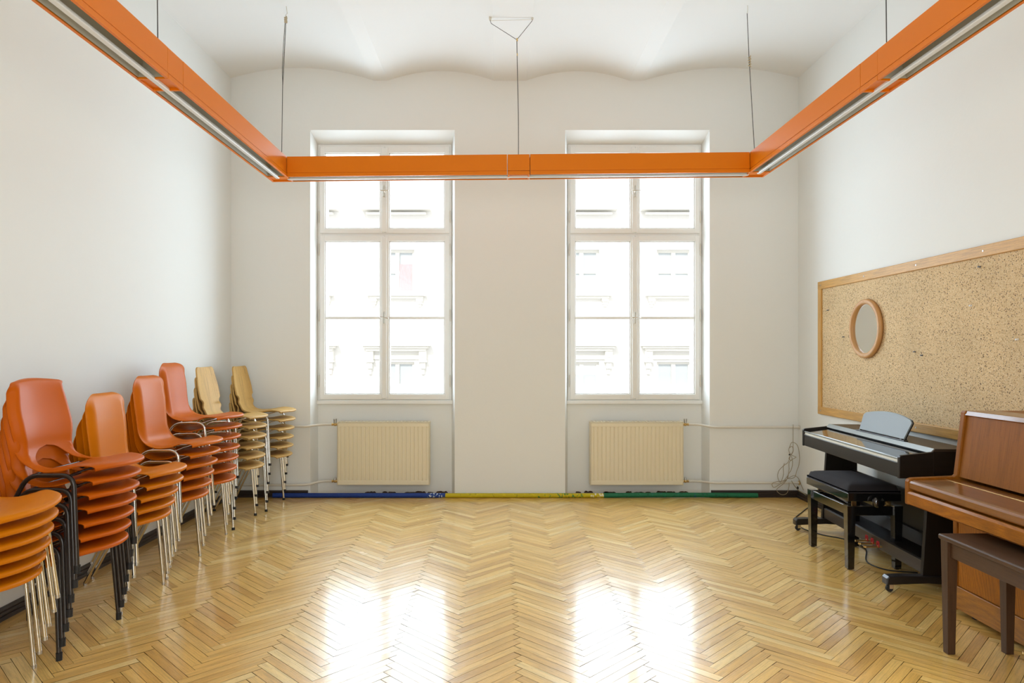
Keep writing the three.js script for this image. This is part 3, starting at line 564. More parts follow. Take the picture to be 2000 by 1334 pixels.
stack({ name: 'wooden_chair', kind: 'wood', m: shellMats.ply, tube: 'chrome', n: 6, x: -2.020, z: -6.222, dx: 0.0066, dy: 0.0795, fit: [1.14, 1, 1], what: 'plywood chair', where: 'in stack by the window wall', group: 'plywood chairs stacked by the window wall' });

// ---------------------------------------------------------------- radiators and pipes
function radiator(x0, x1, side, label) {
  const y0 = 0.105, y1 = 0.712, zf = -6.610, zb = -6.715, w = x1 - x0, r = thing('radiator', label, 'radiator', [(x0 + x1) / 2, 0, 0]);
  const a = -w / 2, b = w / 2;
  { // pressed front sheet: flat rims above and below, vertical grooves between
    const n = 22, prof = [[a + 0.006, zf]];
    for (let i = 0; i < n; i++) { const c = a + 0.030 + (w - 0.060) * i / (n - 1); prof.push([c - 0.007, zf], [c - 0.002, zf - 0.006], [c + 0.002, zf - 0.006], [c + 0.007, zf]); }
    prof.push([b - 0.006, zf], [b - 0.006, zf - 0.016], [a + 0.006, zf - 0.016]);
    const g = [extY(prof, y0 + 0.045, y1 - 0.045), span(a + 0.004, b - 0.004, y0 + 0.004, y0 + 0.048, zf - 0.016, zf + 0.001, 0.006), span(a + 0.004, b - 0.004, y1 - 0.048, y1 - 0.008, zf - 0.016, zf + 0.001, 0.006)];
    put('front_panel', G(g), M.radiator, r);
    put('back_panel', G(span(a + 0.006, b - 0.006, y0 + 0.01, y1 - 0.01, zb, zb + 0.016, 0.004)), M.radiator, r);
  }
  for (const x of [a, b]) put('side_plate', G(span(x - (x > 0 ? 0.004 : 0), x + (x > 0 ? 0 : 0.004), y0, y1 - 0.002, zb, zf + 0.003, 0.0015)), M.radiator, r);
  const bars = [];
  for (let i = 0; i <= 26; i++) { const x = lerp(a + 0.01, b - 0.01, i / 26); bars.push(box(0.008, 0.003, 0.085, x, y1, (zf + zb) / 2)); }
  bars.push(span(a, b, y1 - 0.004, y1 + 0.002, zf - 0.006, zf + 0.003), span(a, b, y1 - 0.004, y1 + 0.002, zb, zb + 0.008));
  put('top_grille', G(bars), M.radiator, r);
  put('fin', G(Array.from({ length: 40 }, (_, i) => box(0.0012, y1 - y0 - 0.06, 0.06, lerp(a + 0.03, b - 0.03, i / 39), (y0 + y1) / 2, (zf + zb) / 2))), M.steel, r);
  for (const s of [-1, 1]) put('bracket', G(box(0.03, 0.3, 0.05, s * w * 0.3, 0.45, -6.74)), M.radiator, r);
  const e = side * w / 2, zc = -6.665;
  for (const [y, big] of [[0.684, true], [0.137, false]]) {
    const v = put('valve', G([cyl(0.010, 0.010, 0.05, e + side * 0.025, y, zc, 'x', 14), cyl(0.014, 0.014, 0.014, e + side * 0.014, y, zc, 'x', 6), cyl(0.0135, 0.0135, 0.012, e + side * 0.058, y, zc, 'x', 6), new THREE.SphereGeometry(0.0155, 14, 10).translate(e + side * 0.034, y, zc)]), M.brass, r);
    put('valve_cap', G(big ? [cyl(0.016, 0.0135, 0.036, e + side * 0.034, y + 0.032, zc, 'y', 14), cyl(0.0165, 0.0165, 0.005, e + side * 0.034, y + 0.051, zc, 'y', 14)] : [cyl(0.010, 0.012, 0.022, e + side * 0.034, y + 0.022, zc, 'y', 6)]), M.steel, v);
  }
}
radiator(-1.554, -0.672, -1, 'cream panel radiator under the window nearer the chairs');
radiator(0.868, 1.757, 1, 'cream panel radiator under the window nearer the piano');
for (const [y, end, a, label] of [[0.684, 0.676, -1, 'cream upper heating pipe behind the wooden chairs'], [0.137, 0.122, -1, 'cream lower heating pipe behind the wooden chairs'], [0.684, 0.668, 1, 'cream upper heating pipe running to the corner by the piano'], [0.137, 0.142, 1, 'cream lower heating pipe running to the corner by the piano']]) {
  const x0 = a < 0 ? -1.62 : 1.822, nx = a < 0 ? WIN[0].n - NICHE : WIN[1].n + NICHE, x1 = a < 0 ? XL + 0.006 : XR - 0.006;
  const p = fillet([V(x0, y, -6.665), V(nx - a * 0.085, y, -6.665), V(nx + a * 0.03, end, -6.552), V(x1, end, -6.552)], 0.05, 6);
  const o = thing('heating_pipe', label, 'pipe');
  put('tube', metreUV(plain(sweep(p, 0.0115, 14))), M.pipe, o);
  put('wall_collar', G(cyl(0.02, 0.02, 0.008, x1 - a * 0.0, end, -6.552, 'x')), a < 0 || y > 0.5 ? M.pipe : M.brass, o);
}

// ---------------------------------------------------------------- painted cardboard tubes on the floor
{
  const o = thing('cardboard_tube', 'long painted tube in blue, yellow and green lying along the wall', 'tube', [0, 0.0225, -6.556]);
  const paint = (base, spots) => { const c = document.createElement('canvas'); c.width = 1024; c.height = 64; const g = c.getContext('2d'); g.fillStyle = base; g.fillRect(0, 0, 1024, 64); for (const [x0, x1, col, n, big] of spots) { g.fillStyle = col; for (let k = 0; k < n; k++) { g.globalAlpha = 0.5 + rnd() * 0.5; g.beginPath(); g.ellipse(lerp(x0, x1, 0.5 + (rnd() - 0.5) * (0.3 + rnd() * 0.7)), rnd() * 64, (2 + rnd() * 8) * big, 1 + rnd() * 4 * big, rnd() * 3, 0, 7); g.fill(); } } g.globalAlpha = 1; const t = new THREE.CanvasTexture(c); t.colorSpace = THREE.SRGBColorSpace; t.magFilter = THREE.LinearFilter; t.wrapS = t.wrapT = THREE.RepeatWrapping; return t; };
  const parts = [
    ['blue_tube', -2.15, -0.515, 0.0222, paint('#0a3687', [[0, 1024, '#10408f', 90, 1], [0, 1024, '#0a3180', 70, 1], [900, 1010, '#eef0ee', 60, 0.7]])],
    ['yellow_tube', -0.55, 1.03, 0.0212, paint('#c7b400', [[0, 1024, '#d8c60a', 90, 1], [0, 1024, '#a99800', 60, 1], [560, 960, '#3c7a3a', 46, 1.1], [900, 1010, '#e9e3da', 46, 1], [0, 30, '#1a4ba6', 12, 0.6]])],
    ['green_tube', 0.985, 2.445, 0.0224, paint('#0b6a45', [[0, 1024, '#0f7a4f', 90, 1], [0, 1024, '#085438', 80, 1], [200, 800, '#1c4f74', 14, 0.8]])],
  ];
  for (const [n, x0, x1, r, map] of parts) {
    const dy = r - 0.0225, pts = Array.from({ length: 25 }, (_, i) => V(lerp(x0, x1, i / 24), dy + (n === 'green_tube' ? 0.0035 * Math.sin(i / 24 * 3.1) : 0), 0));
    const g = plain(sweep(pts, (t) => r * (1 + 0.015 * Math.sin(t * 37)), 20));
    const uv = g.attributes.uv; for (let i = 0; i < uv.count; i++) uv.setX(i, uv.getX(i) / (x1 - x0));
    put(n, g, new THREE.MeshPhysicalMaterial({ map, roughness: 0.62 }), o);
  }
}

// ---------------------------------------------------------------- hanging lamp
{
  const W = 0.16, H = 0.155, yb = 2.746, o = thing('suspended_lamp', 'orange metal channel lamp hung on wires in a large U', 'lamp', [0.146, yb, -5.40]);
  o.rotation.z = 0.0097;
  // one straight module along local x, open below; half width W/2 in z
  function channel(len) {
    const t = 0.004, h = W / 2, g = [];
    for (const s of [-1, 1]) {
      g.push(span(-len / 2, len / 2, 0.030, H, s > 0 ? h - t : -h, s > 0 ? h : -h + t));
      g.push(span(-len / 2, len / 2, 0.0, 0.026, s > 0 ? h - t + 0.002 : -h - 0.002, s > 0 ? h + 0.002 : -h + t - 0.002, 0.0015));
      g.push(span(-len / 2, len / 2, 0.024, 0.032, s > 0 ? h - t - 0.003 : -h + t - 0.001, s > 0 ? h - t + 0.001 : -h + t + 0.003));
      g.push(span(-len / 2, len / 2, 0.0, 0.004, s > 0 ? h - 0.013 : -h, s > 0 ? h : -h + 0.013));
    }
    g.push(span(-len / 2, len / 2, H - t - 0.001, H - 0.001, -h + 0.001, h - 0.001));
    return G(g);
  }
  const reflector = (len) => G([ext([[-0.066, 0.006], [-0.063, 0.006], [-0.034, 0.092], [0.034, 0.092], [0.063, 0.006], [0.066, 0.006], [0.037, 0.096], [-0.037, 0.096]], -len / 2, len / 2).rotateY(Math.PI / 2), span(-len / 2, -len / 2 + 0.002, 0.006, 0.1, -0.066, 0.066), span(len / 2 - 0.002, len / 2, 0.006, 0.1, -0.066, 0.066)]);
  const strip = (len) => G([rb(len, 0.020, 0.030, 0, 0.008, 0, 0.007)]);
  function module(len, x, z, turn) {
    const at = (m) => { m.position.set(x - 0.146, 0, z + 5.40); m.rotation.y = turn; return m; };
    const h = at(put('housing', channel(len - 0.003), M.lamp, o));
    put('reflector', reflector(len - 0.01), M.reflector, h);
  }
  function joint(len, x, z, turn) {
    const h = W / 2, m = put('connector', G([span(-len / 2 + 0.0015, len / 2 - 0.0015, 0.030, H - 0.0005, -h + 0.0005, h - 0.0005), span(-len / 2 + 0.0015, len / 2 - 0.0015, 0, 0.026, -h - 0.002, -h + 0.012, 0.0015), span(-len / 2 + 0.0015, len / 2 - 0.0015, 0, 0.026, h - 0.012, h + 0.002, 0.0015),
      span(-len / 2 + 0.0015, -len / 2 + 0.014, -0.001, 0.026, -h, h, 0.0015), span(len / 2 - 0.014, len / 2 - 0.0015, -0.001, 0.026, -h, h, 0.0015), span(-len / 2 + 0.01, len / 2 - 0.01, 0.010, 0.032, -h + 0.01, h - 0.01)]), M.lamp, o);
    m.position.set(x - 0.146, 0, z + 5.40); m.rotation.y = turn;
  }
  const XLm = -1.72, XRm = 2.008, ZC = -5.398, T = Math.PI / 2;
  module(1.64 + 0.061 - 0.004, (-1.64 + 0.061) / 2, ZC, 0); joint(0.1715, 0.1468, ZC, 0); module(1.928 - 0.2325 - 0.004, (0.2325 + 1.928) / 2, ZC, 0);
  joint(0.16, XLm, ZC, T); joint(0.16, XRm, ZC, T);
  module(5.318 - 3.583, XLm, -(5.318 + 3.583) / 2, T); joint(0.167, XLm, -3.4995, T); module(3.416 + 0.4, XLm, -(3.416 - 0.4) / 2, T);
  module(5.318 - 3.695, XRm, -(5.318 + 3.695) / 2, T); joint(0.169, XRm, -3.6105, T); module(3.526 + 0.4, XRm, -(3.526 - 0.4) / 2, T);
  const st = (len, x, z, turn) => { const m = put('diffuser_strip', strip(len), M.diffuser, o); m.position.set(x - 0.146, -0.004, z + 5.40); m.rotation.y = turn; };
  st(3.60, (XLm + XRm) / 2, ZC, 0); st(5.74, XLm, -5.36 + 2.87, T); st(5.74, XRm, -5.36 + 2.87, T);
  // suspension
  const L = (x, y, z) => V(x - 0.146, y - yb, z + 5.40), wire = (pts, r = 0.0028) => metreUV(plain(sweep(pts, r, 8)));
  put('wire', wire([L(-1.70, 2.87, -5.39), L(-1.685, 3.50, -5.39)]), M.wire, o); put('wire', wire(spline([L(-1.685, 3.48, -5.39), L(-1.676, 3.6, -5.385), L(-1.655, 3.96, -5.385)], 12)), M.wire, o);
  put('wire', wire(spline([L(-1.685, 3.48, -5.39), L(-1.688, 3.6, -5.393), L(-1.663, 3.96, -5.387)], 12), 0.0022), M.wire, o);
  put('wire', wire([L(1.99, 2.9, -5.39), L(1.955, 3.62, -5.39)]), M.wire, o); put('wire', wire([L(1.955, 3.60, -5.39), L(1.94, 4.0, -5.385)]), M.wire, o);
  const knot = (x, y, z, h) => { const p = []; for (let i = 0; i <= 40; i++) { const t = i / 40; p.push(L(x + 0.009 * Math.cos(t * 26) * (0.6 + 0.6 * hash(i, 3)), y + h * t, z + 0.009 * Math.sin(t * 26))); } put('rope_knot', wire(p, 0.0042), M.rope, o); };
  knot(-1.655, 3.96, -5.385, 0.05); knot(1.957, 3.585, -5.39, 0.085);
  put('ceiling_hook', wire(spline([L(-1.655, 4.0, -5.385), L(-1.655, 4.022, -5.385), L(-1.643, 4.035, -5.385), L(-1.645, 4.05, -5.385), L(-1.650, 4.09, -5.385)], 16), 0.003), M.pipe, o);
  put('ceiling_hook', wire(spline([L(1.94, 4.0, -5.385), L(1.945, 4.03, -5.385), L(1.94, 4.10, -5.385)], 10), 0.003), M.pipe, o);
  put('wire', wire(spline([L(0.148, 2.9, -5.398), L(0.150, 3.2, -5.398), L(0.146, 3.6, -5.396), L(0.144, 3.815, -5.39)], 24)), M.wire, o);
  put('wire', wire([L(0.144, 3.815, -5.39), L(-0.055, 3.93, -5.36), L(-0.064, 3.96, -5.36)], 0.0022), M.wire, o); put('wire', wire([L(0.144, 3.815, -5.39), L(0.262, 3.945, -5.36), L(0.266, 3.962, -5.36)], 0.0022), M.wire, o);
  put('wire', wire([L(-0.06, 3.952, -5.36), L(0.262, 3.957, -5.36)], 0.0022), M.pipe, o);
  for (const x of [-0.062, 0.265]) put('ceiling_hook', G(rb(0.02, 0.03, 0.02).translate(x - 0.146, 3.972 - yb, 0.04)), M.pipe, o);
  put('wire_clip', G(cyl(0.006, 0.006, 0.022, 0, 3.815 - yb, 0.01)), M.brass, o); put('wire_clip', G(cyl(0.004, 0.004, 0.018, 0, 3.70 - yb, 0.008)), M.brass, o);
  put('wire', wire([L(-1.69, 2.87, -3.42), L(-1.69, 4.09, -3.42)]), M.wire, o); put('wire', wire([L(2.0, 2.9, -3.57), L(2.0, 4.10, -3.57)]), M.wire, o);
}

// ---------------------------------------------------------------- cork board, mirror, pins
{
  const x = XR, z0 = -6.13, z1 = -3.28, y0 = 0.834, y1 = 2.001, o = thing('cork_board', 'long cork pinboard with a beech frame on the wall', 'pinboard', [x, 0, 0]);
  put('cork_panel', G(span(-0.012, -0.002, y0 + 0.03, y1 - 0.03, z0 + 0.03, z1 - 0.03), 'z'), M.cork, o);
  const rail = (a, b, c, d, n) => put('frame_rail', G(span(-0.026, -0.001, a, b, c, d, 0.006), n), M.beech, o);
  const top = rail(y1 - 0.068, y1, z0, z1, 'z'), bot = rail(y0, y0 + 0.066, z0, z1, 'z'), l = rail(y0 + 0.064, y1 - 0.066, z0 + 0.0015, z0 + 0.064, 'y'); rail(y0 + 0.064, y1 - 0.066, z1 - 0.064, z1 - 0.0015, 'y');
  for (const [p, y] of [[top, y1 - 0.034], [bot, y0 + 0.033]]) for (const z of [z0 + 0.06, z0 + 0.78, z0 + 1.45, z0 + 2.1, z1 - 0.06]) put('screw', G(cyl(0.0055, 0.0055, 0.003, -0.0265, y, z, 'x', 10)), M.steel, p);

  const m = thing('round_mirror', 'round mirror in a beech ring hung on the cork board', 'mirror', [XR - 0.012, 1.560, -5.325]);
  const ring = [[0.1885, 0], [0.1885, 0.020], [0.193, 0.030], [0.204, 0.034], [0.218, 0.033], [0.226, 0.027], [0.228, 0.018], [0.228, 0]].map(([r, h]) => new THREE.Vector2(r, h));
  put('ring', GK(new THREE.LatheGeometry([...ring, ring[0]], 72).rotateZ(Math.PI / 2)), new THREE.MeshPhysicalMaterial({ color: lin(0.60, 0.32, 0.12), roughness: 0.45 }), m);
  put('mirror_glass', G(cyl(0.190, 0.190, 0.004, -0.010, 0, 0, 'x', 64)), M.mirror, m);
  for (const s of [-1, 1]) put('peg', G(cyl(0.004, 0.004, 0.002, -0.0345, s * 0.209, 0.0, 'x', 10)), M.beech, m);

  const white = mat([0.8, 0.8, 0.78], 0.3), dark = mat([0.10, 0.11, 0.13], 0.4);
  for (const [px, py, mm, label] of [[1898, 597, white, 'white pin in the cork board, above the other white pin'], [1989, 663, white, 'white pin in the cork board, below the other white pin'], [1915, 521, dark, 'dark pin high up in the cork board'], [1788, 687, dark, 'dark pin low in the cork board, beside another dark pin'], [1802, 694, dark, 'lowest dark pin in the cork board'], [1649, 658, dark, 'dark pin in the cork board beside the round mirror'], [1618, 606, dark, 'dark pin in the cork board near its upright frame']]) {
    const d = FOCAL * (XR - 0.012) / (px - 976), y = EYE + (690 - py) / FOCAL * d;
    single('push_pin', label, 'pin', G([cyl(0.0045, 0.0055, 0.004, -0.002, 0, 0, 'x', 14), cyl(0.004, 0.0028, 0.008, -0.008, 0, 0, 'x', 14), cyl(0.0050, 0.0050, 0.003, -0.0135, 0, 0, 'x', 14)]), mm, [XR - 0.012, y, -d]);
  }
}
// ---------------------------------------------------------------- digital piano
{
  const o = thing('digital_piano', 'black digital piano with closed lid and music rest', 'piano', [2.3165, 0, -4.66]);
  o.rotation.y = -0.0486;
  const E = 0.705;
  put('key_bed', G([span(0.012, 0.40, 0.655, 0.672, -E, E, 0.003), span(0.19, 0.42, 0.66, 0.806, -E + 0.012, E - 0.012, 0.004)], 'z'), M.blackSatin, o);
  put('key_slip', G(span(0.004, 0.026, 0.657, 0.742, -E + 0.012, E - 0.012, 0.004), 'z'), M.blackSatin, o);
  const cheek = [[0, 0.655], [0, 0.774], [0.006, 0.783], [0.020, 0.787], [0.186, 0.806], [0.192, 0.806], [0.192, 0.655]];
  for (const s of [-1, 1]) put('cheek', G(ext(cheek, s > 0 ? E - 0.014 : -E - 0.010, s > 0 ? E + 0.010 : -E + 0.014, 0.003)), M.blackSatin, o);
  const keys = put('keyboard', G(span(0.010, 0.10, 0.738, 0.758, -E + 0.016, E - 0.016, 0.002), 'z'), M.ivory, o);
  put('lower_trim', G(span(0.006, 0.014, 0.7405, 0.7445, -E + 0.014, E - 0.014)), M.trimMetal, o);
  put('lid', G(ext([[0.012, 0.762], [0.016, 0.770], [0.184, 0.792], [0.188, 0.784], [0.016, 0.760]], -E + 0.016, E - 0.016)), M.blackGloss, o);
  put('upper_trim', G(span(0.006, 0.020, 0.7605, 0.7685, -E + 0.016, E - 0.016, 0.002)), M.trimMetal, o);
  put('top_panel', G(ext([[0.205, 0.822], [0.42, 0.822], [0.42, 0.806], [0.19, 0.806]], -E + 0.008, E - 0.008), 'z'), mat([0.030, 0.021, 0.016], 0.38, { map: grainTex }), o);
  put('ridge_trim', G(ext([[0.176, 0.800], [0.200, 0.8245], [0.207, 0.8235], [0.186, 0.799]], -E + 0.004, E - 0.004)), M.trimMetal, o);
  { // music rest: curved plate leaning back on the ridge
    const hw = 0.292, hgt = 0.158, pts = [];
    for (let i = 0; i <= 24; i++) { const t = i / 24, z = lerp(-hw - 0.02, hw + 0.02, t); pts.push([z * (1 - 0.0), hgt - 0.034 * (2 * t - 1) ** 2 - (i === 0 || i === 24 ? 0.012 : 0)]); }
    const poly = [[-hw, 0.002], ...pts, [hw, 0.002]].reverse();
    const plate = ext(poly, 0, 0.009, 0.002).rotateY(Math.PI / 2);       // x, y of the outline become -z, y
    const r = put('music_rest', G(plate.rotateZ(-0.36).translate(0.208, 0.834, 0.066)), M.restGrey, o);
    put('rest_back', G(ext(poly.map(([a, b]) => [a * 1.006, b * 1.008]), 0, 0.004).rotateY(Math.PI / 2).rotateZ(-0.36).translate(0.218, 0.832, 0.066)), M.black, r);
    put('rest_ledge', G(span(0.196, 0.222, 0.824, 0.832, 0.066 - hw - 0.03, 0.066 + hw + 0.03, 0.003)), M.black, r);
    for (const s of [-1, 1]) put('rest_hinge', G(span(0.20, 0.235, 0.822, 0.838, 0.066 + s * (hw - 0.02) - 0.012, 0.066 + s * (hw - 0.02) + 0.012, 0.003)), M.black, r);
  }
  for (const s of [-1, 1]) {
    const z = s * 0.688;
    put('leg_panel', G(ext([[0.136, 0.095], [0.172, 0.657], [0.40, 0.657], [0.40, 0.095]], z - 0.014, z + 0.014, 0.002), 'y'), M.blackSatin, o);
    const f = put('foot', G(ext([[-0.070, 0.046], [-0.070, 0.082], [-0.058, 0.094], [0.02, 0.098], [0.41, 0.098], [0.41, 0.050], [0.30, 0.050], [0.16, 0.058]], z - 0.031, z + 0.031, 0.005)), M.black, o);
    for (const x of [-0.035, 0.37]) {
      put('caster', G([cyl(0.0195, 0.0195, 0.016, x - 0.008, 0.0205, z, 'z', 22), cyl(0.0205, 0.0205, 0.006, x - 0.008, 0.0207, z, 'z', 22)]), M.rubber, f);
      put('caster_fork', G([box(0.024, 0.026, 0.003, x, 0.032, z - 0.011), box(0.024, 0.026, 0.003, x, 0.032, z + 0.011), box(0.024, 0.006, 0.026, x, 0.047, z)]), M.chrome, f);
    }
  }
  put('back_board', G(span(0.352, 0.368, 0.176, 0.478, -0.675, 0.675, 0.003), 'z'), M.blackSatin, o);
  put('ledge', G(ext([[0.150, 0.176], [0.158, 0.182], [0.30, 0.182], [0.33, 0.250], [0.352, 0.250], [0.352, 0.164], [0.150, 0.164]], -0.675, 0.675), 'z'), M.blackSatin, o);
  const rail = put('pedal_rail', G(span(0.148, 0.166, 0.102, 0.1765, -0.675, 0.675, 0.003), 'z'), mat([0.040, 0.028, 0.022], 0.4, { map: grainTex }), o);
  for (const z of [0.060, 0.135, 0.210]) {
    put('pedal', G([rb(0.085, 0.011, 0.024, 0.090, 0.126, z, 0.005), cyl(0.013, 0.013, 0.011, 0.049, 0.126, z), box(0.03, 0.012, 0.016, 0.14, 0.128, z)]), M.brass, rail);
    put('pedal_tag', G([box(0.006, 0.030, 0.006, 0.126, 0.140, z - 0.013), box(0.006, 0.030, 0.006, 0.126, 0.140, z + 0.010), box(0.004, 0.010, 0.026, 0.126, 0.157, z)]), M.red, rail);
  }
}

// ---------------------------------------------------------------- adjustable bench with cushion
{
  const o = thing('piano_bench', 'glossy black adjustable bench with padded seat before the digital piano', 'bench', [2.371, 0, -4.648]);
  const X = 0.149, Z = 0.258;
  for (const sx of [-1, 1]) for (const sz of [-1, 1]) {
    const g = plain(new THREE.CylinderGeometry(0.0375, 0.0275, 0.398, 4, 1).rotateY(Math.PI / 4)); g.computeVertexNormals();
    const leg = put('leg', G(g.translate(sx * X, 0.205, sz * Z), 'y'), M.blackGloss, o);
    put('glide', G(cyl(0.014, 0.014, 0.008, sx * X, 0.004, sz * Z)), M.rubber, leg);
  }
  for (const s of [-1, 1]) { put('rail', G(span(s * (X + 0.006) - 0.009, s * (X + 0.006) + 0.009, 0.342, 0.400, -Z + 0.02, Z - 0.02, 0.003), 'z'), M.blackGloss, o); put('rail', G(span(-X + 0.02, X - 0.02, 0.342, 0.400, s * (Z + 0.006) - 0.009, s * (Z + 0.006) + 0.009, 0.003)), M.blackGloss, o); }
  put('seat_frame', G(span(-0.176, 0.160, 0.436, 0.488, -0.300, 0.292, 0.004)), M.blackGloss, o);
  { // padded cushion
    const g = new THREE.BoxGeometry(0.330, 0.064, 0.586, 20, 3, 28), p = g.attributes.position;
    for (let i = 0; i < p.count; i++) { const u = Math.abs(p.getX(i)) / 0.165, w = Math.abs(p.getZ(i)) / 0.293, e = Math.min(1 - u ** 6, 1 - w ** 8); if (p.getY(i) > 0) { p.setY(i, p.getY(i) - 0.044 * (1 - Math.pow(Math.max(0, Math.min(1, e)), 0.5)) - 0.006 * Math.cos(p.getX(i) * 9) * 0 + 0.006 * (1 - u * u) * (1 - w * w)); } const k = p.getY(i) > 0.02 ? 0.985 : 1; p.setX(i, p.getX(i) * k); p.setZ(i, p.getZ(i) * k); }
    g.computeVertexNormals();
    const c = put('cushion', G(g.translate(-0.008, 0.512, -0.004)), M.velvet, o);
    put('piping', G(sweep(fillet([V(-0.174, 0.490, 0), V(-0.174, 0.490, 0.29), V(0.158, 0.490, 0.29), V(0.158, 0.490, -0.298), V(-0.174, 0.490, -0.298), V(-0.174, 0.490, 0)], 0.02), 0.004, 8)), M.velvet, c);
  }
  for (const s of [-1, 1]) {
    const lk = put('scissor_arm', G([box(0.020, 0.010, 0.40).rotateX(0.10).translate(s * 0.11, 0.418, 0), box(0.020, 0.010, 0.40).rotateX(-0.10).translate(s * 0.09, 0.418, 0)]), M.steel, o);
    for (const sz of [-1, 1]) put('bolt', G(cyl(0.009, 0.009, 0.03, s * 0.12, 0.41, sz * 0.2, 'x', 12)), M.black, lk);
    for (const sz of [-1, 1]) put('bracket', G(box(0.03, 0.05, 0.004, s * 0.11, 0.42, sz * 0.235)), M.brass, o);
  }
  put('spindle', G(cyl(0.007, 0.007, 0.52, 0.0, 0.436, 0.03, 'z', 12)), M.steel, o);
  put('adjusting_knob', GK(new THREE.LatheGeometry([[0, -0.022], [0.026, -0.020], [0.036, -0.010], [0.037, 0.004], [0.032, 0.016], [0.018, 0.022], [0, 0.023]].map(([r, h]) => new THREE.Vector2(r, h)), 32).rotateX(Math.PI / 2).translate(0.0, 0.436, 0.318)), M.blackGloss, o);
}

// ---------------------------------------------------------------- upright piano
{
  const Z0 = -3.665, Z1 = -2.19, o = thing('upright_piano', 'brown walnut upright piano with closed key lid', 'piano', [0, 0, 0]);
  const side = [[2.402, 0.022], [2.402, 0.574], [2.150, 0.574], [2.147, 0.580], [2.147, 0.694], [2.153, 0.706], [2.170, 0.713], [2.392, 0.722], [2.404, 0.730], [2.444, 1.058], [2.450, 1.066], [2.80, 1.066], [2.80, 0.022]];
  for (const [a, b] of [[Z0, Z0 + 0.034], [Z1 - 0.034, Z1]]) put('side_panel', G(ext(side, a, b, 0.004), 'y'), M.walnut, o);
  const a = Z0 + 0.0345, b = Z1 - 0.0345;
  put('upper_panel', G(ext([[2.412, 0.722], [2.424, 0.722], [2.470, 1.046], [2.455, 1.046]], a, b), 'y'), M.walnut, o);
  const lid = put('top_lid', G(ext([[2.452, 1.040], [2.443, 1.046], [2.455, 1.066], [2.470, 1.068], [2.62, 1.068], [2.62, 1.046], [2.48, 1.040]], a, b, 0.001), 'z'), M.walnutGloss, o);
  put('rear_lid', G(span(2.622, 2.80, 1.046, 1.068, a, b, 0.002), 'z'), M.walnut, lid);
  put('key_lid', G(ext([[2.158, 0.655], [2.152, 0.662], [2.150, 0.690], [2.156, 0.700], [2.168, 0.704], [2.336, 0.7085], [2.336, 0.690], [2.18, 0.684], [2.18, 0.655]], a, b, 0.001), 'z'), M.walnutGloss, o);
  put('piano_hinge', G(span(2.3355, 2.3445, 0.690, 0.7100, a, b)), M.brass, o);
  put('lid_rear', G(span(2.345, 2.415, 0.690, 0.7085, a, b, 0.001), 'z'), M.walnutGloss, o);
  put('key_slip', G(ext([[2.150, 0.578], [2.140, 0.584], [2.140, 0.636], [2.152, 0.646], [2.19, 0.646], [2.19, 0.578]], a, b, 0.001), 'z'), M.walnutLight, o);
  put('key_bed', G(span(2.155, 2.40, 0.574, 0.60, a, b), 'z'), M.walnut, o);
  put('lower_panel', G(span(2.408, 2.424, 0.150, 0.574, a, b, 0.002), 'y'), M.walnutLight, o);
  put('bottom_rail', G(span(2.398, 2.424, 0.030, 0.148, a, b, 0.003), 'z'), mat([0.42, 0.175, 0.018], 0.36, { map: veneerTex, specularIntensity: 0.6, clearcoat: 0.25, clearcoatRoughness: 0.1 }), o);
  put('back_board', G(span(2.77, 2.80, 0.03, 1.04, a, b), 'y'), M.walnut, o);
  put('base_board', G(span(2.42, 2.80, 0.022, 0.05, a, b), 'z'), M.walnut, o);
  for (const z of [Z0 + 0.1, Z1 - 0.1]) put('foot', G([cyl(0.02, 0.02, 0.022, 2.46, 0.011, z), cyl(0.02, 0.02, 0.022, 2.74, 0.011, z)]), M.rubber, o);
  for (const z of [-3.015, -2.935, -2.855]) put('pedal', G([rb(0.10, 0.010, 0.026, 2.350, 0.062, z, 0.004), cyl(0.017, 0.017, 0.010, 2.300, 0.062, z)]), M.brass, o);
}

// ---------------------------------------------------------------- brown wooden bench
{
  const o = thing('wooden_bench', 'dark brown wooden bench pushed under the upright piano', 'bench', [2.185, 0, -2.715]);
  const X = 0.125, Z = 0.44;
  put('bench_top', G(span(-0.165, 0.165, 0.516, 0.541, -0.475, 0.475, 0.009), 'z'), M.benchWood, o);
  for (const s of [-1, 1]) { put('apron', G(span(s * 0.135 - 0.009, s * 0.135 + 0.009, 0.445, 0.517, -Z, Z, 0.002), 'z'), M.benchWood, o); put('apron', G(span(-X, X, 0.445, 0.517, s * (Z + 0.004) - 0.009, s * (Z + 0.004) + 0.009, 0.002)), M.benchWood, o); }
  for (const sx of [-1, 1]) for (const sz of [-1, 1]) {
    const g = plain(new THREE.CylinderGeometry(0.034, 0.0235, 0.515, 4, 1).rotateY(Math.PI / 4)); g.computeVertexNormals();
    const l = put('leg', G(g.translate(sx * (X + 0.008), 0.2595, sz * Z), 'y'), M.benchWood, o);
    put('glide', G(cyl(0.010, 0.010, 0.004, sx * (X + 0.008), 0.002, sz * Z)), M.steel, l);
  }
}

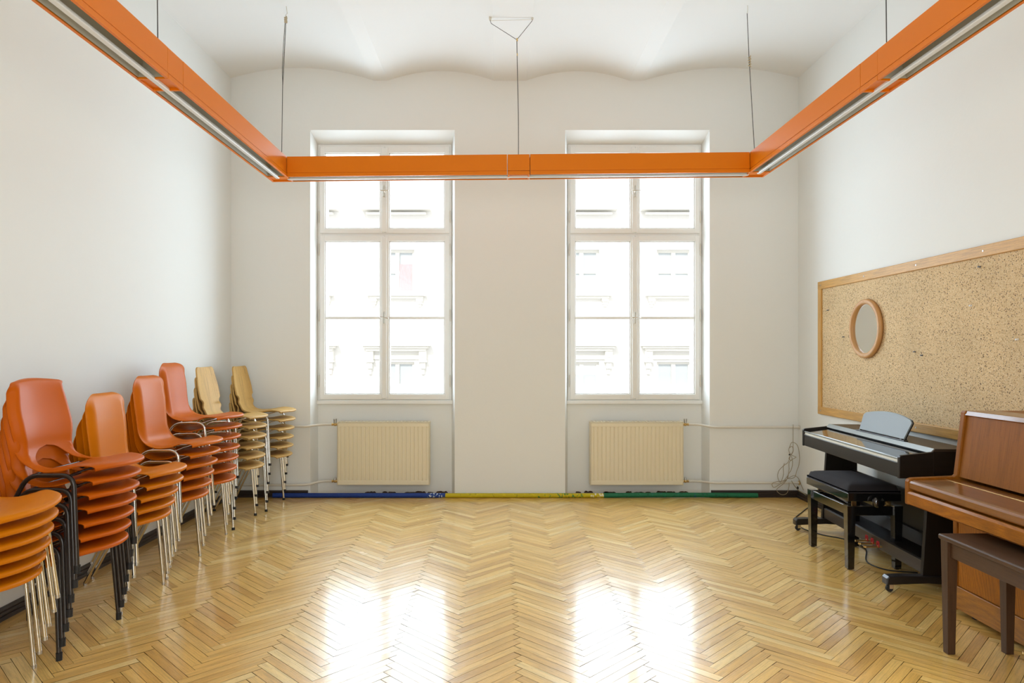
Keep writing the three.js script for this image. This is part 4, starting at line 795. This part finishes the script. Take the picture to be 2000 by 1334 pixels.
// ---------------------------------------------------------------- cables
{
  const at = (px, py, d = 6.525) => V((px - 976) / FOCAL * d, EYE + (690 - py) / FOCAL * d, -d);
  const o = thing('beige_cable', 'thin beige cable hanging in loose loops over the corner pipes', 'cable');
  const run = (pts, r = 0.0026) => put('cable_loop', metreUV(plain(sweep(spline(pts, pts.length * 9), r, 7))), M.cable, o);
  run([at(1549, 829, 6.536), at(1549, 848), at(1549, 872), at(1549, 882), at(1541, 896), at(1546, 900)]);
  run([at(1541, 876), at(1547, 864), at(1556, 868), at(1561, 885), at(1561, 905), at(1556, 920), at(1552, 932, 6.51), at(1543, 935, 6.51), at(1537, 934, 6.51)]);
  run([at(1555, 893), at(1543, 886), at(1541, 876), at(1547, 872), at(1549, 880), at(1544, 890), at(1539, 903), at(1530, 910), at(1521, 920), at(1519, 932, 6.51), at(1524, 942, 6.505), at(1530, 928, 6.505), at(1530, 912), at(1532, 905)]);
  run([at(1555, 893), at(1542, 902), at(1541, 918), at(1537, 936, 6.505), at(1524, 945, 6.50), at(1511, 952, 6.505), at(1508, 945, 6.505), at(1516, 941, 6.505), at(1530, 939, 6.505), at(1538, 930)]);
  run([at(1546, 890), at(1548, 905), at(1545, 918), at(1539, 928), at(1536, 938, 6.505), at(1530, 945, 6.505), at(1517, 957, 6.505), at(1526, 966, 6.505), at(1536, 964, 6.505), at(1541, 950, 6.505), at(1541, 943, 6.505)]);
  run([at(1531, 940, 6.505), at(1543, 932, 6.505), at(1552, 929, 6.505), at(1559, 934, 6.505), at(1566, 950, 6.49), at(1569, 957, 6.44)]);
  run([at(1546, 939, 6.505), at(1552, 949, 6.50), at(1560, 958, 6.49), at(1570, 964, 6.42), at(1580, 972, 6.34), at(1585, 981, 6.24), V(2.79, 0.012, -6.12), V(2.76, 0.008, -5.9)], 0.0036);
  put('cable_knot', G(new THREE.SphereGeometry(0.008, 10, 8).translate(...at(1542, 888).toArray())), M.rubber, o);
  put('cable_plug', G(new THREE.SphereGeometry(0.010, 10, 8).scale(1, 1.5, 1).translate(...at(1558, 953, 6.49).toArray())), M.rubber, o);

  const fl = (px, py) => { const d = FOCAL * (EYE - 0.004) / (py - 690); return V((px - 976) / FOCAL * d, 0.0045, -d); };
  const c = [V(2.72, 0.05, -5.62), V(2.66, 0.006, -5.72), fl(1582, 991), fl(1566, 1001), fl(1553, 1012), fl(1552, 1019), fl(1560, 1027), fl(1572, 1034), fl(1590, 1040), fl(1612, 1046), fl(1640, 1051), fl(1668, 1059), fl(1690, 1072), V(2.40, 0.0045, -4.50), V(2.44, 0.0045, -4.36), V(2.60, 0.0045, -4.30)];
  single('power_cable', 'black power cable lying in a bend on the floor by the digital piano', 'cable', metreUV(plain(sweep(spline(c, 140), 0.0042, 8))), M.blackCable);
}

renderer.render(scene, camera);
